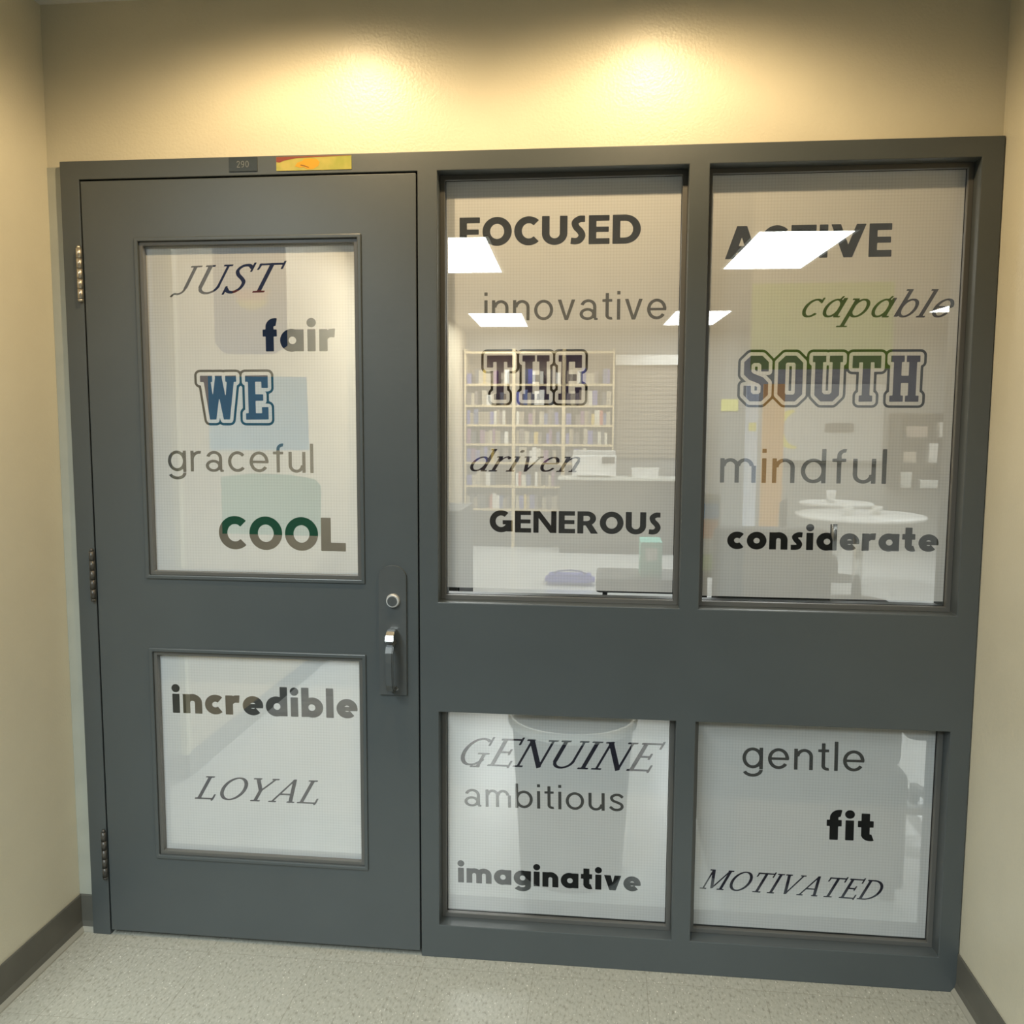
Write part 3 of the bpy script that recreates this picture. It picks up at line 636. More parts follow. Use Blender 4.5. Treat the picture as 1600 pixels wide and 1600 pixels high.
FILM_HOLES = {k: [] for k in ('DU', 'DL', 'A', 'B', 'C', 'D')}
WORDS = [
 # text, style, film, x0, z0, x1, z1, cap height, label
 ('JUST', 'serif', 'DU', .2342, 1.8257, .5646, 1.8324, .0738, 'slanted thin serif word JUST at the top of the door pane'),
 ('fair', 'bold', 'DU', .4920, 1.6755, .6916, 1.6756, .0858, 'short heavy lowercase word fair in the door pane'),
 ('WE', 'block', 'DU', .3131, 1.4918, .5038, 1.4926, .1182, 'outlined varsity block letters WE in the door pane'),
 ('graceful', 'light', 'DU', .2135, 1.3502, .6261, 1.3493, .0784, 'thin lowercase word graceful in the door pane'),
 ('COOL', 'bold', 'DU', .3543, 1.1377, .7130, 1.1377, .0893, 'heavy capitals COOL at the bottom of the door pane'),
 ('incredible', 'bold', 'DL', .2020, .6664, .7398, .6706, .0816, 'heavy lowercase word incredible in the lower door pane'),
 ('LOYAL', 'serif', 'DL', .2595, .4160, .6242, .4188, .0669, 'slanted thin serif word LOYAL in the lower door pane'),
 ('FOCUSED', 'bold', 'A', 1.0199, 1.9500, 1.4929, 1.9500, .0715, 'heavy capitals FOCUSED at the top of a tall side pane'),
 ('innovative', 'light', 'A', 1.0861, 1.7560, 1.5624, 1.7560, .0732, 'thin lowercase word innovative in a tall side pane'),
 ('THE', 'block', 'A', 1.0935, 1.5480, 1.3457, 1.5480, .1167, 'outlined varsity block letters THE in a tall side pane'),
 ('driven', 'serif', 'A', 1.0479, 1.3567, 1.3448, 1.3575, .0591, 'slanted serif lowercase word driven under THE'),
 ('GENEROUS', 'bold', 'A', 1.1016, 1.1928, 1.5594, 1.1935, .0580, 'heavy capitals GENEROUS low in a tall side pane'),
 ('ACTIVE', 'bold', 'B', 1.7080, 1.9072, 2.1174, 1.9079, .0798, 'heavy capitals ACTIVE behind a ceiling light glare'),
 ('capable', 'serif', 'B', 1.9044, 1.7590, 2.2748, 1.7560, .0683, 'slanted serif lowercase word capable over the green sheet'),
 ('SOUTH', 'block', 'B', 1.7636, 1.5455, 2.2001, 1.5450, .1161, 'outlined varsity block letters SOUTH under the green sheet'),
 ('mindful', 'light', 'B', 1.7103, 1.3335, 2.1300, 1.3351, .0888, 'thin lowercase word mindful under SOUTH'),
 ('considerate', 'bold', 'B', 1.7338, 1.1594, 2.2675, 1.1616, .0672, 'heavy lowercase word considerate low in a tall side pane'),
 ('GENUINE', 'serif', 'C', 1.0219, .5355, 1.5869, .5420, .0783, 'slanted thin serif capitals GENUINE in a low side pane'),
 ('ambitious', 'light', 'C', 1.0323, .4162, 1.4755, .4236, .0700, 'thin lowercase word ambitious under GENUINE'),
 ('imaginative', 'bold', 'C', 1.0124, .1919, 1.5260, .1957, .0640, 'heavy lowercase word imaginative in a low side pane'),
 ('gentle', 'light', 'D', 1.7909, .5624, 2.1087, .5668, .0804, 'thin lowercase word gentle in the low corner pane'),
 ('fit', 'bold', 'D', 2.0180, .3750, 2.1410, .3766, .0821, 'short heavy lowercase word fit in the low corner pane'),
 ('MOTIVATED', 'serif', 'D', 1.6861, .2150, 2.1715, .2100, .0560, 'slanted thin serif capitals MOTIVATED in the low corner pane'),
]
FILM_Y = {'DU': .0195, 'DL': .0195, 'A': .0588, 'B': .0588, 'C': .0588, 'D': .0588}
INK = {'bold': 'ink_bold', 'light': 'ink_light', 'serif': 'ink_serif', 'block': 'ink_navy'}
def build_word(text, style, film, x0, z0, x1, z1, H, label):
    sh = SHEAR.get(style, 0.0); pos = []; cur = 0.0
    for ch in text:
        pos.append(cur); cur += FONT[style][ch].w + GAP[style]
    polys = [[[(px + p[0] + sh * p[1], p[1]) for p in c] for c in glyph_contours(style, ch)] for ch, px in zip(text, pos)]
    xs = [p[0] for L in polys for c in L for p in c]; a, b = min(xs), max(xs)
    L_ = math.hypot(x1 - x0, z1 - z0); sx = L_ / (b - a); ang = math.atan2(z1 - z0, x1 - x0); ca, sa = math.cos(ang), math.sin(ang)
    def tf(p):
        u, v = (p[0] - a) * sx, p[1] * H
        return (u * ca - v * sa, u * sa + v * ca)
    t = thing('word_decal', label, 'window lettering', (x0, FILM_Y[film], z0), 0, 'words printed on the window film')
    holes = []
    for L in polys:
        q = [[tf(p) for p in c] for c in L]; holes += q
        link('letter', cdt_mesh(q, 'letter'), M[INK[style]], t)
    if style == 'block':
        # black outline that follows the letters at a distance, with the white film showing between
        h = .0125; X, Y = np.meshgrid(np.arange(-.2, cur + .1, h), np.arange(-.2, 1.2, h)); c_, w_ = .105, .056
        D = [FONT[style][ch].sdf(X - px, Y) for ch, px in zip(text, pos)]
        g = np.full(X.shape, 9.0)
        for d in D: g = np.minimum(g, np.abs(d - c_) - w_ / 2)
        g = np.maximum(g, -(np.minimum.reduce(D) - (c_ - w_ / 2)))
        q = [[tf(p) for p in simplify(c, .003)] for c in contours(g, -.2, -.2, h)]
        q = [c for c in q if (max(p[0] for p in c) - min(p[0] for p in c)) > .004]
        tag(link('letter_outline', cdt_mesh(q, 'outline'), M['ink_bold'], t), 'black outline running around the block letters')
        holes += q
    FILM_HOLES[film] += [[(x0 + p[0], z0 + p[1]) for p in c] for c in holes]
for w_ in WORDS: build_word(*w_)

# films, cut out where the ink stands
FILMS = [
 ('DU', (DU[0] + .0205, DU[1] - .0205, DU[2] + .0175, DU[3] - .0205), 'white see-through film on the upper door pane'),
 ('DL', (DL[0] + .0205, DL[1] - .0205, DL[2] + .0195, DL[3] - .0205), 'white see-through film on the lower door pane'),
 ('A', (FX[3] + ST + .002, FX[4] - ST - .002, FZ[3] + .0310, FZ[4] - ST - .001), 'white see-through film on the tall pane reading FOCUSED to GENEROUS'),
 ('B', (FX[5] + ST + .002, FX[6] - ST - .002, FZ[3] + .0245, FZ[4] - ST - .001), 'white see-through film on the tall pane reading ACTIVE to considerate'),
 ('C', (FX[3] + ST + .002, FX[4] - ST - .002, FZ[1] + ST + .004, FZ[2] - ST), 'white see-through film on the low pane reading GENUINE'),
 ('D', (FX[5] + ST + .002, FX[6] - ST - .002, FZ[1] + ST + .004, FZ[2] - ST), 'white see-through film on the low pane reading gentle'),
]
for k, (a, b, c, d), lab in FILMS:
    me = cdt_mesh([[(a, c), (b, c), (b, d), (a, d)]] + FILM_HOLES[k], 'film')
    o = link('window_film', me, M['film'], None, (0, FILM_Y[k], 0)); tag(o, lab, 'window film', 'films on the glass panes')

# ------------------------------------------------------------------ labels on the door head
def text_polys(txt, x0, z0, H, gap=.16):
    D = {'2': Glyph(.56).curve(.1, (.06, .74), (.14, .92), (.30, .95), (.46, .86), (.48, .68), (.34, .42), (.07, .06)).rect(.04, 0, .56, .1),
         '9': Glyph(.56).arc(.28, .68, .21, .27, 0, 360, .1).curve(.1, (.49, .66), (.46, .3), (.34, .1), (.12, .05)),
         '0': Glyph(.58).arc(.29, .5, .23, .45, 0, 360, .1)}
    out = []; cur = 0
    for ch in txt:
        g = D[ch]; h = .02; X, Y = np.meshgrid(np.arange(-.1, g.w + .12, h), np.arange(-.1, 1.12, h))
        out.append([[(x0 + (cur + p[0]) * H, z0 + p[1] * H) for p in simplify(c, .006)] for c in contours(g.sdf(X, Y), -.1, -.1, h)]); cur += g.w + gap
    return out
M['plate'] = plain('dark_plate', (0.028, 0.036, 0.038), 0.35, noise=0.1, nscale=80)
M['plate_text'] = plain('pale_digits', (0.17, 0.185, 0.18), 0.5)
t = tag(boxes('number_plate', [(.4195, .4965, -.0025, -.0002, 2.1375, 2.1742)], M['plate'], bev=.0006), 'small dark room number plate reading 290 above the door', 'sign')
for q in text_polys('290', .4405, 2.1475, .0165): link('digit', cdt_mesh(q, 'digit', -.0029), M['plate_text'], t)
def sticker_mat():
    m, n, l = new_mat('yellow_sticker'); b = n['Principled BSDF']; b.inputs['Roughness'].default_value = .35
    tc = n.new('ShaderNodeTexCoord'); sp = n.new('ShaderNodeTexNoise'); sp.inputs['Scale'].default_value = 22; l.new(tc.outputs['Object'], sp.inputs['Vector'])
    r = n.new('ShaderNodeValToRGB'); e = r.color_ramp.elements; e[0].position = .35; e[0].color = (.30, .31, .05, 1); e[1].position = .65; e[1].color = (.46, .38, .09, 1)
    l.new(sp.outputs['Fac'], r.inputs['Fac']); l.new(r.outputs['Color'], b.inputs['Base Color'])
    return m
M['sticker'] = sticker_mat(); M['sticker_red'] = plain('sticker_red', (.22, .05, .03), .4); M['sticker_orange'] = plain('sticker_orange', (.58, .29, .01), .4); M['sticker_line'] = plain('sticker_line', (.25, .12, .01), .5)
st_ = tag(boxes('sticker', [(.5475, .7480, -.0016, -.0002, 2.1365, 2.1720)], M['sticker']), 'yellow sticker strip with a red corner above the door', 'sticker')
link('red_band', cdt_mesh([[(.5478, 2.1717), (.5478, 2.1590), (.556, 2.1575), (.570, 2.1625), (.600, 2.1672), (.660, 2.1692), (.747, 2.1705), (.747, 2.1717)]], 'band', -.0020), M['sticker_red'], st_)
link('orange_patch', cdt_mesh([[(.598, 2.147), (.604, 2.156), (.618, 2.160), (.622, 2.1655), (.640, 2.1660), (.656, 2.1640), (.664, 2.156), (.660, 2.147), (.646, 2.139), (.630, 2.139), (.622, 2.1445), (.610, 2.1435)]], 'patch', -.0020), M['sticker_orange'], st_)
link('dark_line', cdt_mesh([[(.612, 2.149), (.622, 2.1465), (.634, 2.1425), (.636, 2.144), (.624, 2.149), (.613, 2.1515)]], 'dline', -.0024), M['sticker_line'], st_)

# ------------------------------------------------------------------ sheets of paper taped to the inner side of the glass
def sheet(name, pts, y, col, label, bow=0.004, mats=None):
    """paper outline (x, z), gently bowed away from the glass"""
    x0 = min(p[0] for p in pts); x1 = max(p[0] for p in pts); z0 = min(p[1] for p in pts); z1 = max(p[1] for p in pts)
    me = cdt_mesh([pts], name)
    bm = bmesh.new(); bm.from_mesh(me); bmesh.ops.subdivide_edges(bm, edges=bm.edges[:], cuts=4, use_grid_fill=True)
    for v in bm.verts:
        v.co.y = bow * math.sin(math.pi * (v.co.x - x0) / (x1 - x0)) * (0.4 + 0.6 * (z1 - v.co.z) / (z1 - z0))
    bm.to_mesh(me); bm.free()
    o = link(name, me, paper_mat(name + '_stock', col), None, (0, y, 0)); return tag(o, label, 'paper', 'papers taped behind the glass')
p1 = sheet('paper_sheet', [(.354, 1.949), (.354, 1.700), (.372, 1.675), (.390, 1.668), (.520, 1.668), (.557, 1.690), (.557, 1.949)], .0285, (.032, .085, .24), 'dark blue sheet with clipped bottom corners behind the door glass', .002)
link('motif', cdt_mesh([[(.405 + .006 * 0, 1.838), (.515, 1.838), (.500, 1.815), (.475, 1.800), (.448, 1.800), (.420, 1.815)]], 'motif', -.0008), paper_mat('red_print', (.62, .10, .07)), p1)
link('motif', cdt_mesh([[(.414, 1.812), (.508, 1.812), (.495, 1.796), (.470, 1.785), (.450, 1.785), (.428, 1.796)]], 'motif', -.0012), paper_mat('yellow_print', (.75, .66, .10)), p1)
sheet('paper_sheet', [(.331, 1.609), (.331, 1.408), (.612, 1.410), (.608, 1.607)], .0285, (.10, .42, .68), 'light blue sheet behind the letters WE', .003)
sheet('paper_sheet', [(.360, 1.335), (.360, 1.178), (.640, 1.176), (.643, 1.315), (.625, 1.333), (.560, 1.343), (.450, 1.346)], .0285, (.05, .30, .17), 'green sheet with a curled corner behind the letters COOL', .004)
sheet('paper_sheet', [(1.779, 1.846), (1.781, 1.627), (2.134, 1.629), (2.132, 1.847)], .0685, (.27, .42, .09), 'wide green sheet behind the word capable', .002)

# ------------------------------------------------------------------ the room behind the glass
M['room_wall'] = plain('room_cream_wall', (.74, .63, .45), .5, noise=.02, nscale=5)
M['room_wall2'] = plain('room_grey_wall', (.30, .30, .285), .6, noise=.02, nscale=5)
M['room_base'] = plain('room_baseboard', (.20, .215, .21), .5)
M['room_ceiling'] = plain('room_ceiling_tile', (.26, .235, .20), .9, noise=.04, nscale=70)
M['corner'] = plain('corner_guard', (.95, .88, .62), .35)
structure(boxes('floor_room', [(-.6, 6.2, .085, 8.75, -.05, 0.0)], M['plank']))
structure(boxes('ceiling_room', [(-.6, 6.2, .150, 8.75, ROOM_CEIL, ROOM_CEIL + .05)], M['room_ceiling']))
structure(boxes('wall_room_left', [(-.6, -.315, 1.135, 8.6, 0, ROOM_CEIL)], M['room_wall']))
M['room_near_tone'] = plain('room_near_wall_light_tone', (.60, .63, .61), .5)  # near wall's different lighting put into a greyer base colour
structure(boxes('wall_room_left_near', [(-.6, -.400, .150, 1.13, 0, ROOM_CEIL), (-.400, -.316, 1.125, 1.134, 0, ROOM_CEIL)], M['room_near_tone']))
structure(boxes('wall_room_back', [(-.6, 6.2, 8.6, 8.75, 0, ROOM_CEIL)], M['room_wall2']))
structure(boxes('wall_room_right', [(6.05, 6.2, .150, 8.6, 0, ROOM_CEIL)], M['room_wall2']))
structure(boxes('baseboard_room_left', [(-.315, -.305, 1.12, 8.6, 0, .1), (-.400, -.305, 1.12, 1.13, 0, .1), (-.400, -.390, .15, 1.12, 0, .1)], M['room_base']))
structure(boxes('trim_2', [(-.332, -.305, 1.114, 1.150, .1, ROOM_CEIL)], M['corner']))
# ceiling lights of the room
ROT = math.radians(2.2)
for i, (x, y, lab) in enumerate([(.375, 3.73, 'bright ceiling panel light seen beside the word FOCUSED'), (2.52, 3.73, 'bright ceiling panel light glaring over the word ACTIVE'),
                                 (.235, 7.45, 'bright ceiling panel light seen under the word innovative'), (2.32, 7.40, 'bright ceiling panel light half hidden by the mullion'),
                                 (4.85, 6.40, 'bright ceiling panel light under the word capable'), (4.7, 3.73, 'unseen ceiling panel light added past the pane edge to light the room')]):  # last panel is added out of view for more room light
    t = thing('ceiling_light', lab, 'light', (x, y, ROOM_CEIL), ROT, 'panel lights in the room ceiling')
    w, L = .27, .625
    boxes('frame', [(-w - .02, w + .02, -L - .02, -L, -.006, -.001), (-w - .02, w + .02, L, L + .02, -.006, -.001), (-w - .02, -w, -L, L, -.006, -.001), (w, w + .02, -L, L, -.006, -.001)], M['white'], t)
    boxes('diffuser', [(-w, w, -L, L, -.005, -.002)], M['panel'], t)

random.seed(4)
# tall bookcase at the far wall
M['wood'] = plain('pale_maple', (.70, .56, .33), .45, noise=.06, nscale=8)
M['wood_back'] = plain('bookcase_back', (.30, .23, .15), .6)
bc = thing('bookcase', 'tall pale wooden bookcase with three bays at the far wall', 'bookcase', (-.29, 8.28, 0))
bw, bh, nb = 1.78, 2.36, 3
boxes('back_panel', [(0, bw, .28, .30, 0, bh)], M['wood_back'], bc)
for k in range(nb + 1):
    boxes('upright', [(k * bw / nb - (.02 if k else 0), k * bw / nb + (.02 if k < nb else 0), 0, .28, 0, bh)], M['wood'], bc)
lev = [.46, .74, 1.02, 1.24, 1.47, 1.70, 1.95]
for z in lev + [bh - .03]: boxes('shelf', [(.01, bw - .01, .004, .279, z - .025, z)], M['wood'], bc)
boxes('plinth', [(.01, bw - .01, .01, .27, 0, .43)], plain('dark_plinth', (.035, .032, .028), .5), bc)
pal = [(.30, .24, .16), (.42, .36, .26), (.16, .13, .12), (.10, .13, .26), (.45, .12, .08), (.62, .58, .48), (.60, .42, .10), (.22, .10, .20), (.09, .09, .10), (.75, .72, .66), (.12, .12, .34)]
bmats = [plain('book_cover', c, .6) for c in pal]
bm0 = bmesh.new(); add_box(bm0, 0, 1, 0, 1, 0, 1); bme = {}
base_me = mesh_from(bm0, 'book')
for k, m_ in enumerate(bmats):
    q = base_me.copy(); q.materials.append(m_); bme[k] = q
for li, z in enumerate(lev):
    for b_ in range(nb):
        x = b_ * bw / nb + .03; xe = (b_ + 1) * bw / nb - .03
        while True:
            w = random.uniform(.030, .062)
            if x + w > xe or (random.random() < .05 and x > xe - .2): break
            h = random.uniform(.12, .185); k = random.choices(range(len(pal)), [4, 4, 4, 2, 1, 2, 1, 2, 4, 1, 3])[0]
            o = link('book', bme[k]); o.location = (-.29 + x, 8.29, z + .0003); o.scale = (w - .002, .17, h)
            tag(o, 'small book standing on the shelves of the far bookcase', 'book', 'books in the far bookcase')
            x += w + (.0 if random.random() < .85 else .05)
# closed roller shutter on the far wall
M['slat'] = plain('shutter_slats', (.30, .255, .20), .55)
sh_ = thing('roller_shutter', 'closed brown slatted roller shutter on the far wall', 'shutter', (1.52, 8.58, 1.08))
bm = bmesh.new()
for k in range(22): add_box(bm, 0, .95, -.012 - .008 * (k % 2), 0, k * .05, k * .05 + .046)
link('slats', mesh_from(bm, 'slats'), M['slat'], sh_)
boxes('shutter_box', [(-.02, .97, -.10, 0, 1.10, 1.22)], M['white'], sh_)
# notice on the far wall beside the bookcase
n_ = thing('notice', 'pale blue notice on the far wall beside the bookcase', 'notice', (0, 0, 0))
n_.location = (-.312, 6.5, 1.42)
boxes('sheet', [(0, .004, -.9, .3, -.16, .16)], plain('pale_blue_sheet', (.42, .47, .70), .6), n_)
boxes('border', [(.004, .006, -.85, .25, -.12, -.02)], plain('notice_white', (.85, .85, .88), .6), n_)

# service counter with a printer and boxes
M['counter'] = plain('dark_laminate', (.06, .06, .055), .5, noise=.04, nscale=10); M['top'] = plain('pale_laminate', (.66, .67, .62), .35)
t = thing('counter', 'low dark counter in front of the shutter', 'counter', (.86, 7.84, 0))
boxes('body', [(.02, 1.36, .03, .40, 0, .84)], M['counter'], t); boxes('worktop', [(0, 1.38, 0, .42, .842, .875)], M['top'], t, bev=.005)
boxes('kick_plate', [(.02, 1.36, .02, .029, 0, .10)], M['black'], t)
t = thing('printer', 'white printer standing on the dark counter', 'printer', (1.02, 7.90, .8755))
boxes('body', [(0, .50, 0, .32, 0, .25)], M['white'], t, bev=.012); boxes('paper_tray', [(.05, .45, -.05, -.001, .02, .035)], M['white'], t)
boxes('scanner_lid', [(.01, .49, .01, .31, .251, .30)], plain('light_grey_plastic', (.55, .56, .56), .4), t, bev=.006)
boxes('control_panel', [(.34, .48, -.012, -.001, .16, .23)], plain('dark_plastic', (.03, .03, .035), .3), t)
t = thing('paper_stack', 'white paper stack on the dark counter beside the printer', 'papers', (1.70, 7.90, .8755))
boxes('sheets', [(0, .30, 0, .3, 0, .10)], M['white'], t); boxes('top_sheet', [(.02, .31, .01, .31, .1005, .103)], M['top'], t)
# dark file cabinet and low stool in the middle of the room
M['dark'] = plain('dark_steel', (.022, .023, .022), .5, noise=.05, nscale=20)
t = thing('filing_cabinet', 'dark filing cabinet behind the word GENEROUS', 'cabinet', (.12, 3.0, 0))
boxes('body', [(0, .405, .02, .58, 0, .95)], M['dark'], t)
for k in range(3):
    d_ = boxes('drawer', [(.012, .393, 0, .019, .03 + k * .305, .325 + k * .305)], M['dark'], t, bev=.003)
    boxes('handle', [(.13, .27, -.022, -.001, .20 + k * .305, .215 + k * .305)], M['steel'], d_)
t = thing('low_bench', 'low black bench near the lower edge of a tall side pane', 'bench', (1.36, 3.0, 0))
boxes('seat', [(0, .60, 0, .42, .47, .56)], plain('black_vinyl', (.014, .014, .014), .5), t, bev=.02)
for sx in (.04, .53):
    for sy in (.04, .35): boxes('leg', [(sx, sx + .03, sy, sy + .03, 0, .47)], M['dark'], t)
t = thing('box_file', 'teal box file standing on the low black bench', 'box file', (1.625, 3.06, .5605))
boxes('case', [(0, .13, 0, .26, 0, .215)], plain('teal_card', (.10, .52, .42), .6), t, bev=.003); boxes('spine_label', [(.03, .10, -.0015, -.0002, .10, .18)], M['white'], t)
t = thing('shoulder_bag', 'blue bag lying on the pale floor', 'bag', (.86, 5.75, 0))
bm = bmesh.new(); add_box(bm, 0, .46, 0, .22, 0, .10); bmesh.ops.bevel(bm, geom=bm.edges[:], offset=.035, segments=3, affect='EDGES'); link('pouch', mesh_from(bm, 'pouch'), plain('blue_cloth', (.06, .07, .42), .8), t)
tube('strap', [(.08, .11, .098), (.12, .05, .13), (.23, .0, .15), (.34, .05, .13), (.38, .11, .098)], .008, plain('blue_strap', (.05, .05, .28), .8), t)

# round bin with a white liner, just behind the low pane
t = thing('waste_bin', 'round black waste bin with a white liner rim behind the low pane', 'bin', (1.315, .545, 0))
M['binblack'] = plain('black_bin_plastic', (.025, .027, .025), .5)
lathe('bin_body', [(.165, 0.0), (.170, .006), (.198, .50), (.203, .515), (.196, .515), (.186, .48), (.155, .02), (0.0, .02)], M['binblack'], t)
lathe('bin_liner', [(.204, .500), (.212, .508), (.2135, .522), (.210, .533), (.200, .534), (.194, .515)], plain('white_liner', (.90, .92, .92), .35), t, caps=False)
# black lounge chair close behind the corner panes
M['uph'] = plain('black_upholstery', (.013, .014, .013), .65, bump=.3, bscale=300)
t = thing('lounge_chair', 'black upholstered lounge chair standing close behind the corner panes', 'chair', (1.72, .40, 0))
boxes('seat_base', [(.035, .63, .02, .62, .05, .42)], M['uph'], t, bev=.02)
boxes('backrest', [(.035, .385, .04, .18, .425, 1.165)], M['uph'], t, bev=.03)
boxes('seat_cushion', [(.12, .55, .16, .62, .43, .55)], M['uph'], t, bev=.03)
boxes('armrest', [(.39, .62, .05, .60, .43, .74)], M['uph'], t, bev=.035)
boxes('armrest', [(-.01, .11, .19, .60, .43, .74)], M['uph'], t, bev=.03)
for sx in (.06, .57):
    for sy in (.05, .55): boxes('leg', [(sx, sx + .04, sy, sy + .04, 0, .05)], M['dark'], t)
# rolling stool at the edge of the corner pane
t = thing('rolling_stool', 'grey rolling stool with castors beside the black lounge chair', 'stool', (2.68, .95, 0))
bm = bmesh.new()
for k in range(5):
    a = 2 * math.pi * k / 5 + .45; c_, s_ = math.cos(a), math.sin(a)
    add_cyl(bm, (0, 0, .09), .03, .03, .03, seg=12)
    L0 = [bm.verts.new((-s_ * w + c_ * r, c_ * w + s_ * r, z)) for r, w, z in ((.02, .02, .10), (.02, -.02, .10), (.29, -.014, .075), (.29, .014, .075))]
    L1 = [bm.verts.new((v.co.x, v.co.y, v.co.z - .025)) for v in L0]
    bm.faces.new(L0); bm.faces.new(L1[::-1])
    for q in range(4): bm.faces.new((L0[q], L0[(q + 1) % 4], L1[(q + 1) % 4], L1[q]))
link('star_base', mesh_from(bm, 'star'), plain('grey_plastic', (.12, .125, .125), .5), t)
for k in range(5):
    a = 2 * math.pi * k / 5 + .45; bm = bmesh.new(); add_cyl(bm, (.285 * math.cos(a), .285 * math.sin(a), .026), .025, .025, .035, 'X', 16); link('castor', mesh_from(bm, 'castor'), M['dark'], t)
bm = bmesh.new(); add_cyl(bm, (0, 0, .26), .024, .024, .32, seg=16); link('gas_column', mesh_from(bm, 'column'), M['dark'], t)
boxes('seat', [(-.24, .24, -.23, .23, .42, .50)], M['uph'], t, bev=.03)
bm = bmesh.new(); add_cyl(bm, (-.27, -.1, .40), .028, .028, .05, 'X', 16); link('tilt_knob', mesh_from(bm, 'knob'), M['dark'], t)

# leaflet stand at the edge of the corner pane
t = thing('leaflet_stand', 'slim leaflet stand with colourful leaflets beside the lounge chair', 'stand', (1.84, 1.5, 0))
boxes('foot', [(-.12, .12, -.10, .14, 0, .02)], M['dark'], t); boxes('post', [(-.012, .012, .03, .05, .02, .84)], M['dark'], t)
boxes('tray', [(-.06, .06, -.03, .03, .84, .86)], M['dark'], t); boxes('back_plate', [(-.06, .06, .03, .034, .86, 1.19)], M['white'], t)
for k, (z0, z1, c) in enumerate([(.862, .93, (.40, .62, .10)), (.935, 1.0, (.82, .80, .76)), (1.0, 1.08, (.90, .30, .08)), (1.085, 1.15, (.14, .45, .90))]):
    boxes('leaflet', [(-.05, .05, .020 - .0, .029, z0, z1)], plain('leaflet_print', c, .5), t)

# whiteboard on the partition, eraser, crescent and notes
t = thing('whiteboard', 'large whiteboard with a grey eraser on the far wall', 'whiteboard', (3.39, 8.575, 1.06))
boxes('board', [(0, 1.24, 0, .018, 0, .90)], plain('board_white', (.50, .50, .48), .25), t); boxes('board_rail', [(0, 1.24, -.04, -.001, -.03, -.005)], M['steel'], t)
tag(boxes('eraser', [(3.97, 4.29, 8.548, 8.573, 1.40, 1.50)], plain('eraser_felt', (.10, .10, .10), .8), bev=.012), 'grey oblong eraser stuck to the whiteboard', 'eraser')
cg = Glyph(.5).arc(.40, .5, .30, .40, 95, 275, .16, .05); X, Y = np.meshgrid(np.arange(-.1, .7, .02), np.arange(-.1, 1.15, .02))
o = link('crescent', cdt_mesh([simplify(c, .006) for c in contours(cg.sdf(X, Y), -.1, -.1, .02)], 'crescent'), plain('yellow_card', (.75, .66, .08), .6), None, (3.37, 8.571, 1.16)); o.scale = (.64, 1, .54)
tag(o, 'yellow crescent cut-out stuck to the whiteboard', 'decoration')
tag(boxes('sign', [(2.76, 2.96, 8.586, 8.598, 1.64, 1.78)], plain('yellow_sign', (.78, .76, .22), .5), bev=.002), 'small yellow sign on the far grey wall', 'sign')
# orange and pale display panels in front of the partition
t = thing('display_panel', 'narrow orange display panel standing near the whiteboard', 'panel', (2.90, 6.5, 0))
boxes('board', [(0, .20, 0, .03, .06, 1.87)], plain('orange_board', (.75, .40, .12), .6), t); boxes('foot', [(0, .20, -.10, .13, 0, .06)], M['dark'], t)
t = thing('display_panel', 'narrow white display panel beside the orange one', 'panel', (2.74, 6.5, 0))
boxes('board', [(0, .115, 0, .03, .06, 1.87)], plain('pale_board', (.70, .76, .88), .6), t); boxes('foot', [(-.005, .115, -.10, .13, 0, .06)], M['dark'], t)
boxes('note', [(.03, .10, -.004, -.0005, 1.42, 1.50)], plain('yellow_note', (.85, .80, .15), .6), t)
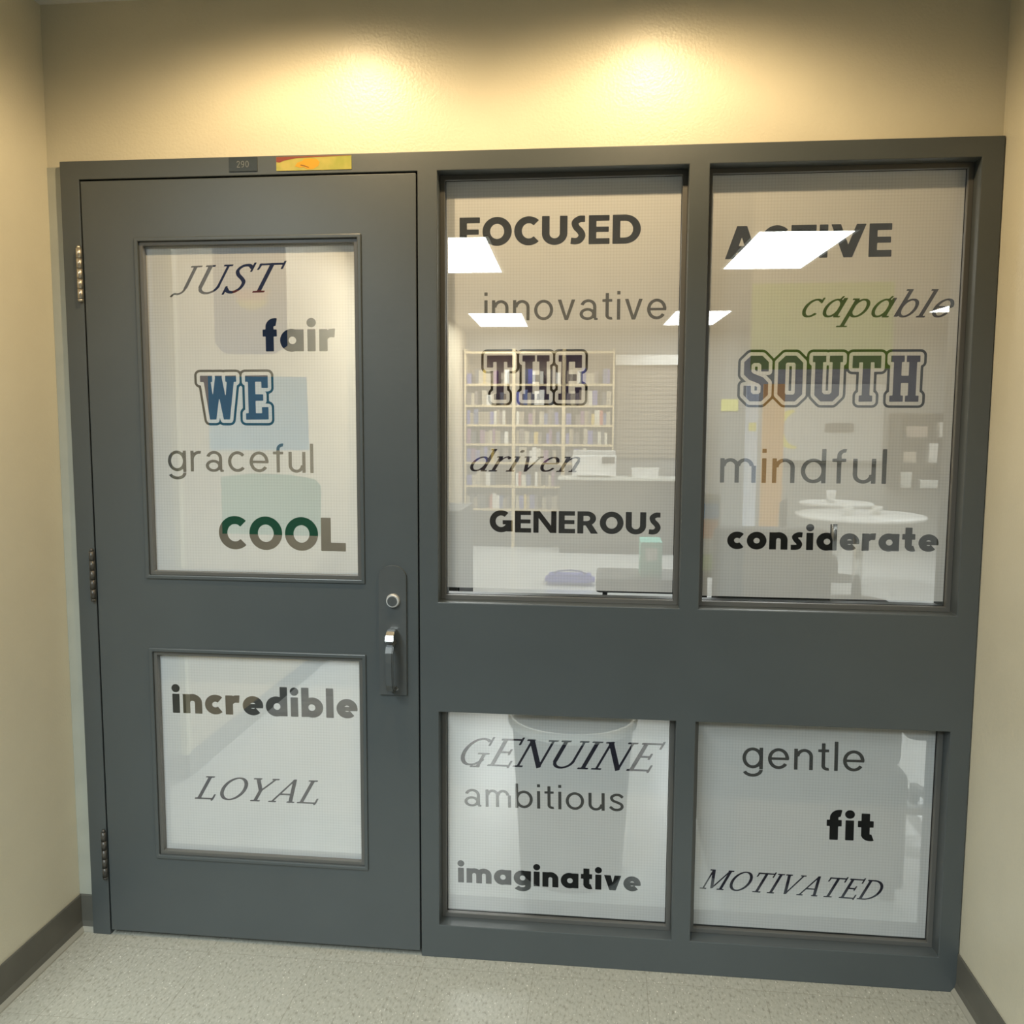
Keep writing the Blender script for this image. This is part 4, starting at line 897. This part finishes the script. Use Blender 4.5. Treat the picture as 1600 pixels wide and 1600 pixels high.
# dark shelving with clutter
t = thing('wall_shelf', 'dark wall-hung shelving right of the whiteboard', 'shelf', (4.70, 8.22, 0))
boxes('back_panel', [(0, .70, .35, .37, .74, 1.62)], plain('dark_board', (.05, .045, .04), .6), t)
for sx in (0, .675): boxes('upright', [(sx, sx + .025, 0, .349, .74, 1.62)], M['dark'], t)
for z in (.75, 1.04, 1.33, 1.60): boxes('shelf', [(.026, .674, 0, .349, z, z + .02)], M['dark'], t)
for k, (x, z, w, h, c) in enumerate([(.06, .7705, .12, .18, (.6, .6, .55)), (.28, .7705, .19, .09, (.7, .7, .66)), (.08, 1.0605, .14, .12, (.5, .42, .33)), (.36, 1.0605, .09, .22, (.72, .70, .66)), (.10, 1.3505, .23, .12, (.45, .35, .28)), (.46, 1.3505, .12, .17, (.65, .62, .56))]):
    t = thing('storage_box', ['pale box at the low end of the dark shelving', 'flat white box on the low shelf of the dark unit', 'brown box on the middle shelf of the dark unit', 'tall white box on the middle shelf of the dark unit', 'wide brown box on the top shelf of the dark unit', 'cream box on the top shelf of the dark unit'][k], 'box', (4.70 + x, 8.28, z), 0, 'boxes on the dark wall shelving')
    mt_ = plain('box_card', c, .6); boxes('body', [(0, w, 0, .2, 0, h * .8)], mt_, t); boxes('lid', [(-.003, w + .003, -.003, .203, h * .8 + .0005, h)], mt_, t)
# round tables with chairs
M['chair'] = plain('chair_shell', (.04, .042, .042), .5)
for k, (x, y, r, lab) in enumerate([(3.52, 5.35, .52, 'white round table in front of the dark shelving'), (3.62, 6.52, .34, 'white round table in front of the whiteboard')]):
    t = thing('round_table', lab, 'table', (x, y, 0), 0, 'white tables in the room')
    lathe('tabletop', [(0, .715), (r - .01, .715), (r, .722), (r, .736), (r - .008, .742), (0, .742)], M['white'], t)
    bm = bmesh.new(); add_cyl(bm, (0, 0, .365), .04, .04, .69, seg=20); link('pedestal', mesh_from(bm, 'pedestal'), M['steel'], t)
    lathe('foot', [(0, 0), (.26, 0), (.26, .012), (.05, .03), (0, .03)], M['dark'], t)
def chair(x, y, rz, lab):
    t = thing('side_chair', lab, 'chair', (x, y, 0), rz, 'chairs around the white tables')
    boxes('seat', [(-.21, .21, -.21, .21, .44, .465)], M['chair'], t, bev=.008); boxes('backrest', [(-.20, .20, .205, .225, .60, .84)], M['chair'], t, bev=.008)
    for sx in (-.19, .19):
        tube('leg', [(sx, -.19, .44), (sx, -.22, .0)], .011, M['steel'], t); tube('leg', [(sx, .215, .83), (sx, .205, .44), (sx, .24, .0)], .011, M['steel'], t)
chair(4.32, 4.85, 2.2, 'dark chair beside the nearer round table, turned aside')
chair(2.72, 5.55, 4.4, 'dark chair between the nearer round table and the display panels')
for k, (x, y, h, c, lab) in enumerate([(3.40, 5.25, .11, (.85, .85, .82), 'white cup on the nearer round table'), (3.66, 5.35, .07, (.75, .74, .70), 'pale low bowl on the nearer round table'), (3.55, 6.45, .12, (.8, .8, .78), 'white cup on the farther round table')]):
    lathe_o = lathe('cup', [(0, 0), (.035, 0), (.045, h), (.041, h), (.032, .006), (0, .006)], plain('cup_glaze', c, .3), None, (x, y, .7425), 20); tag(lathe_o, lab, 'cup', 'cups on the tables')
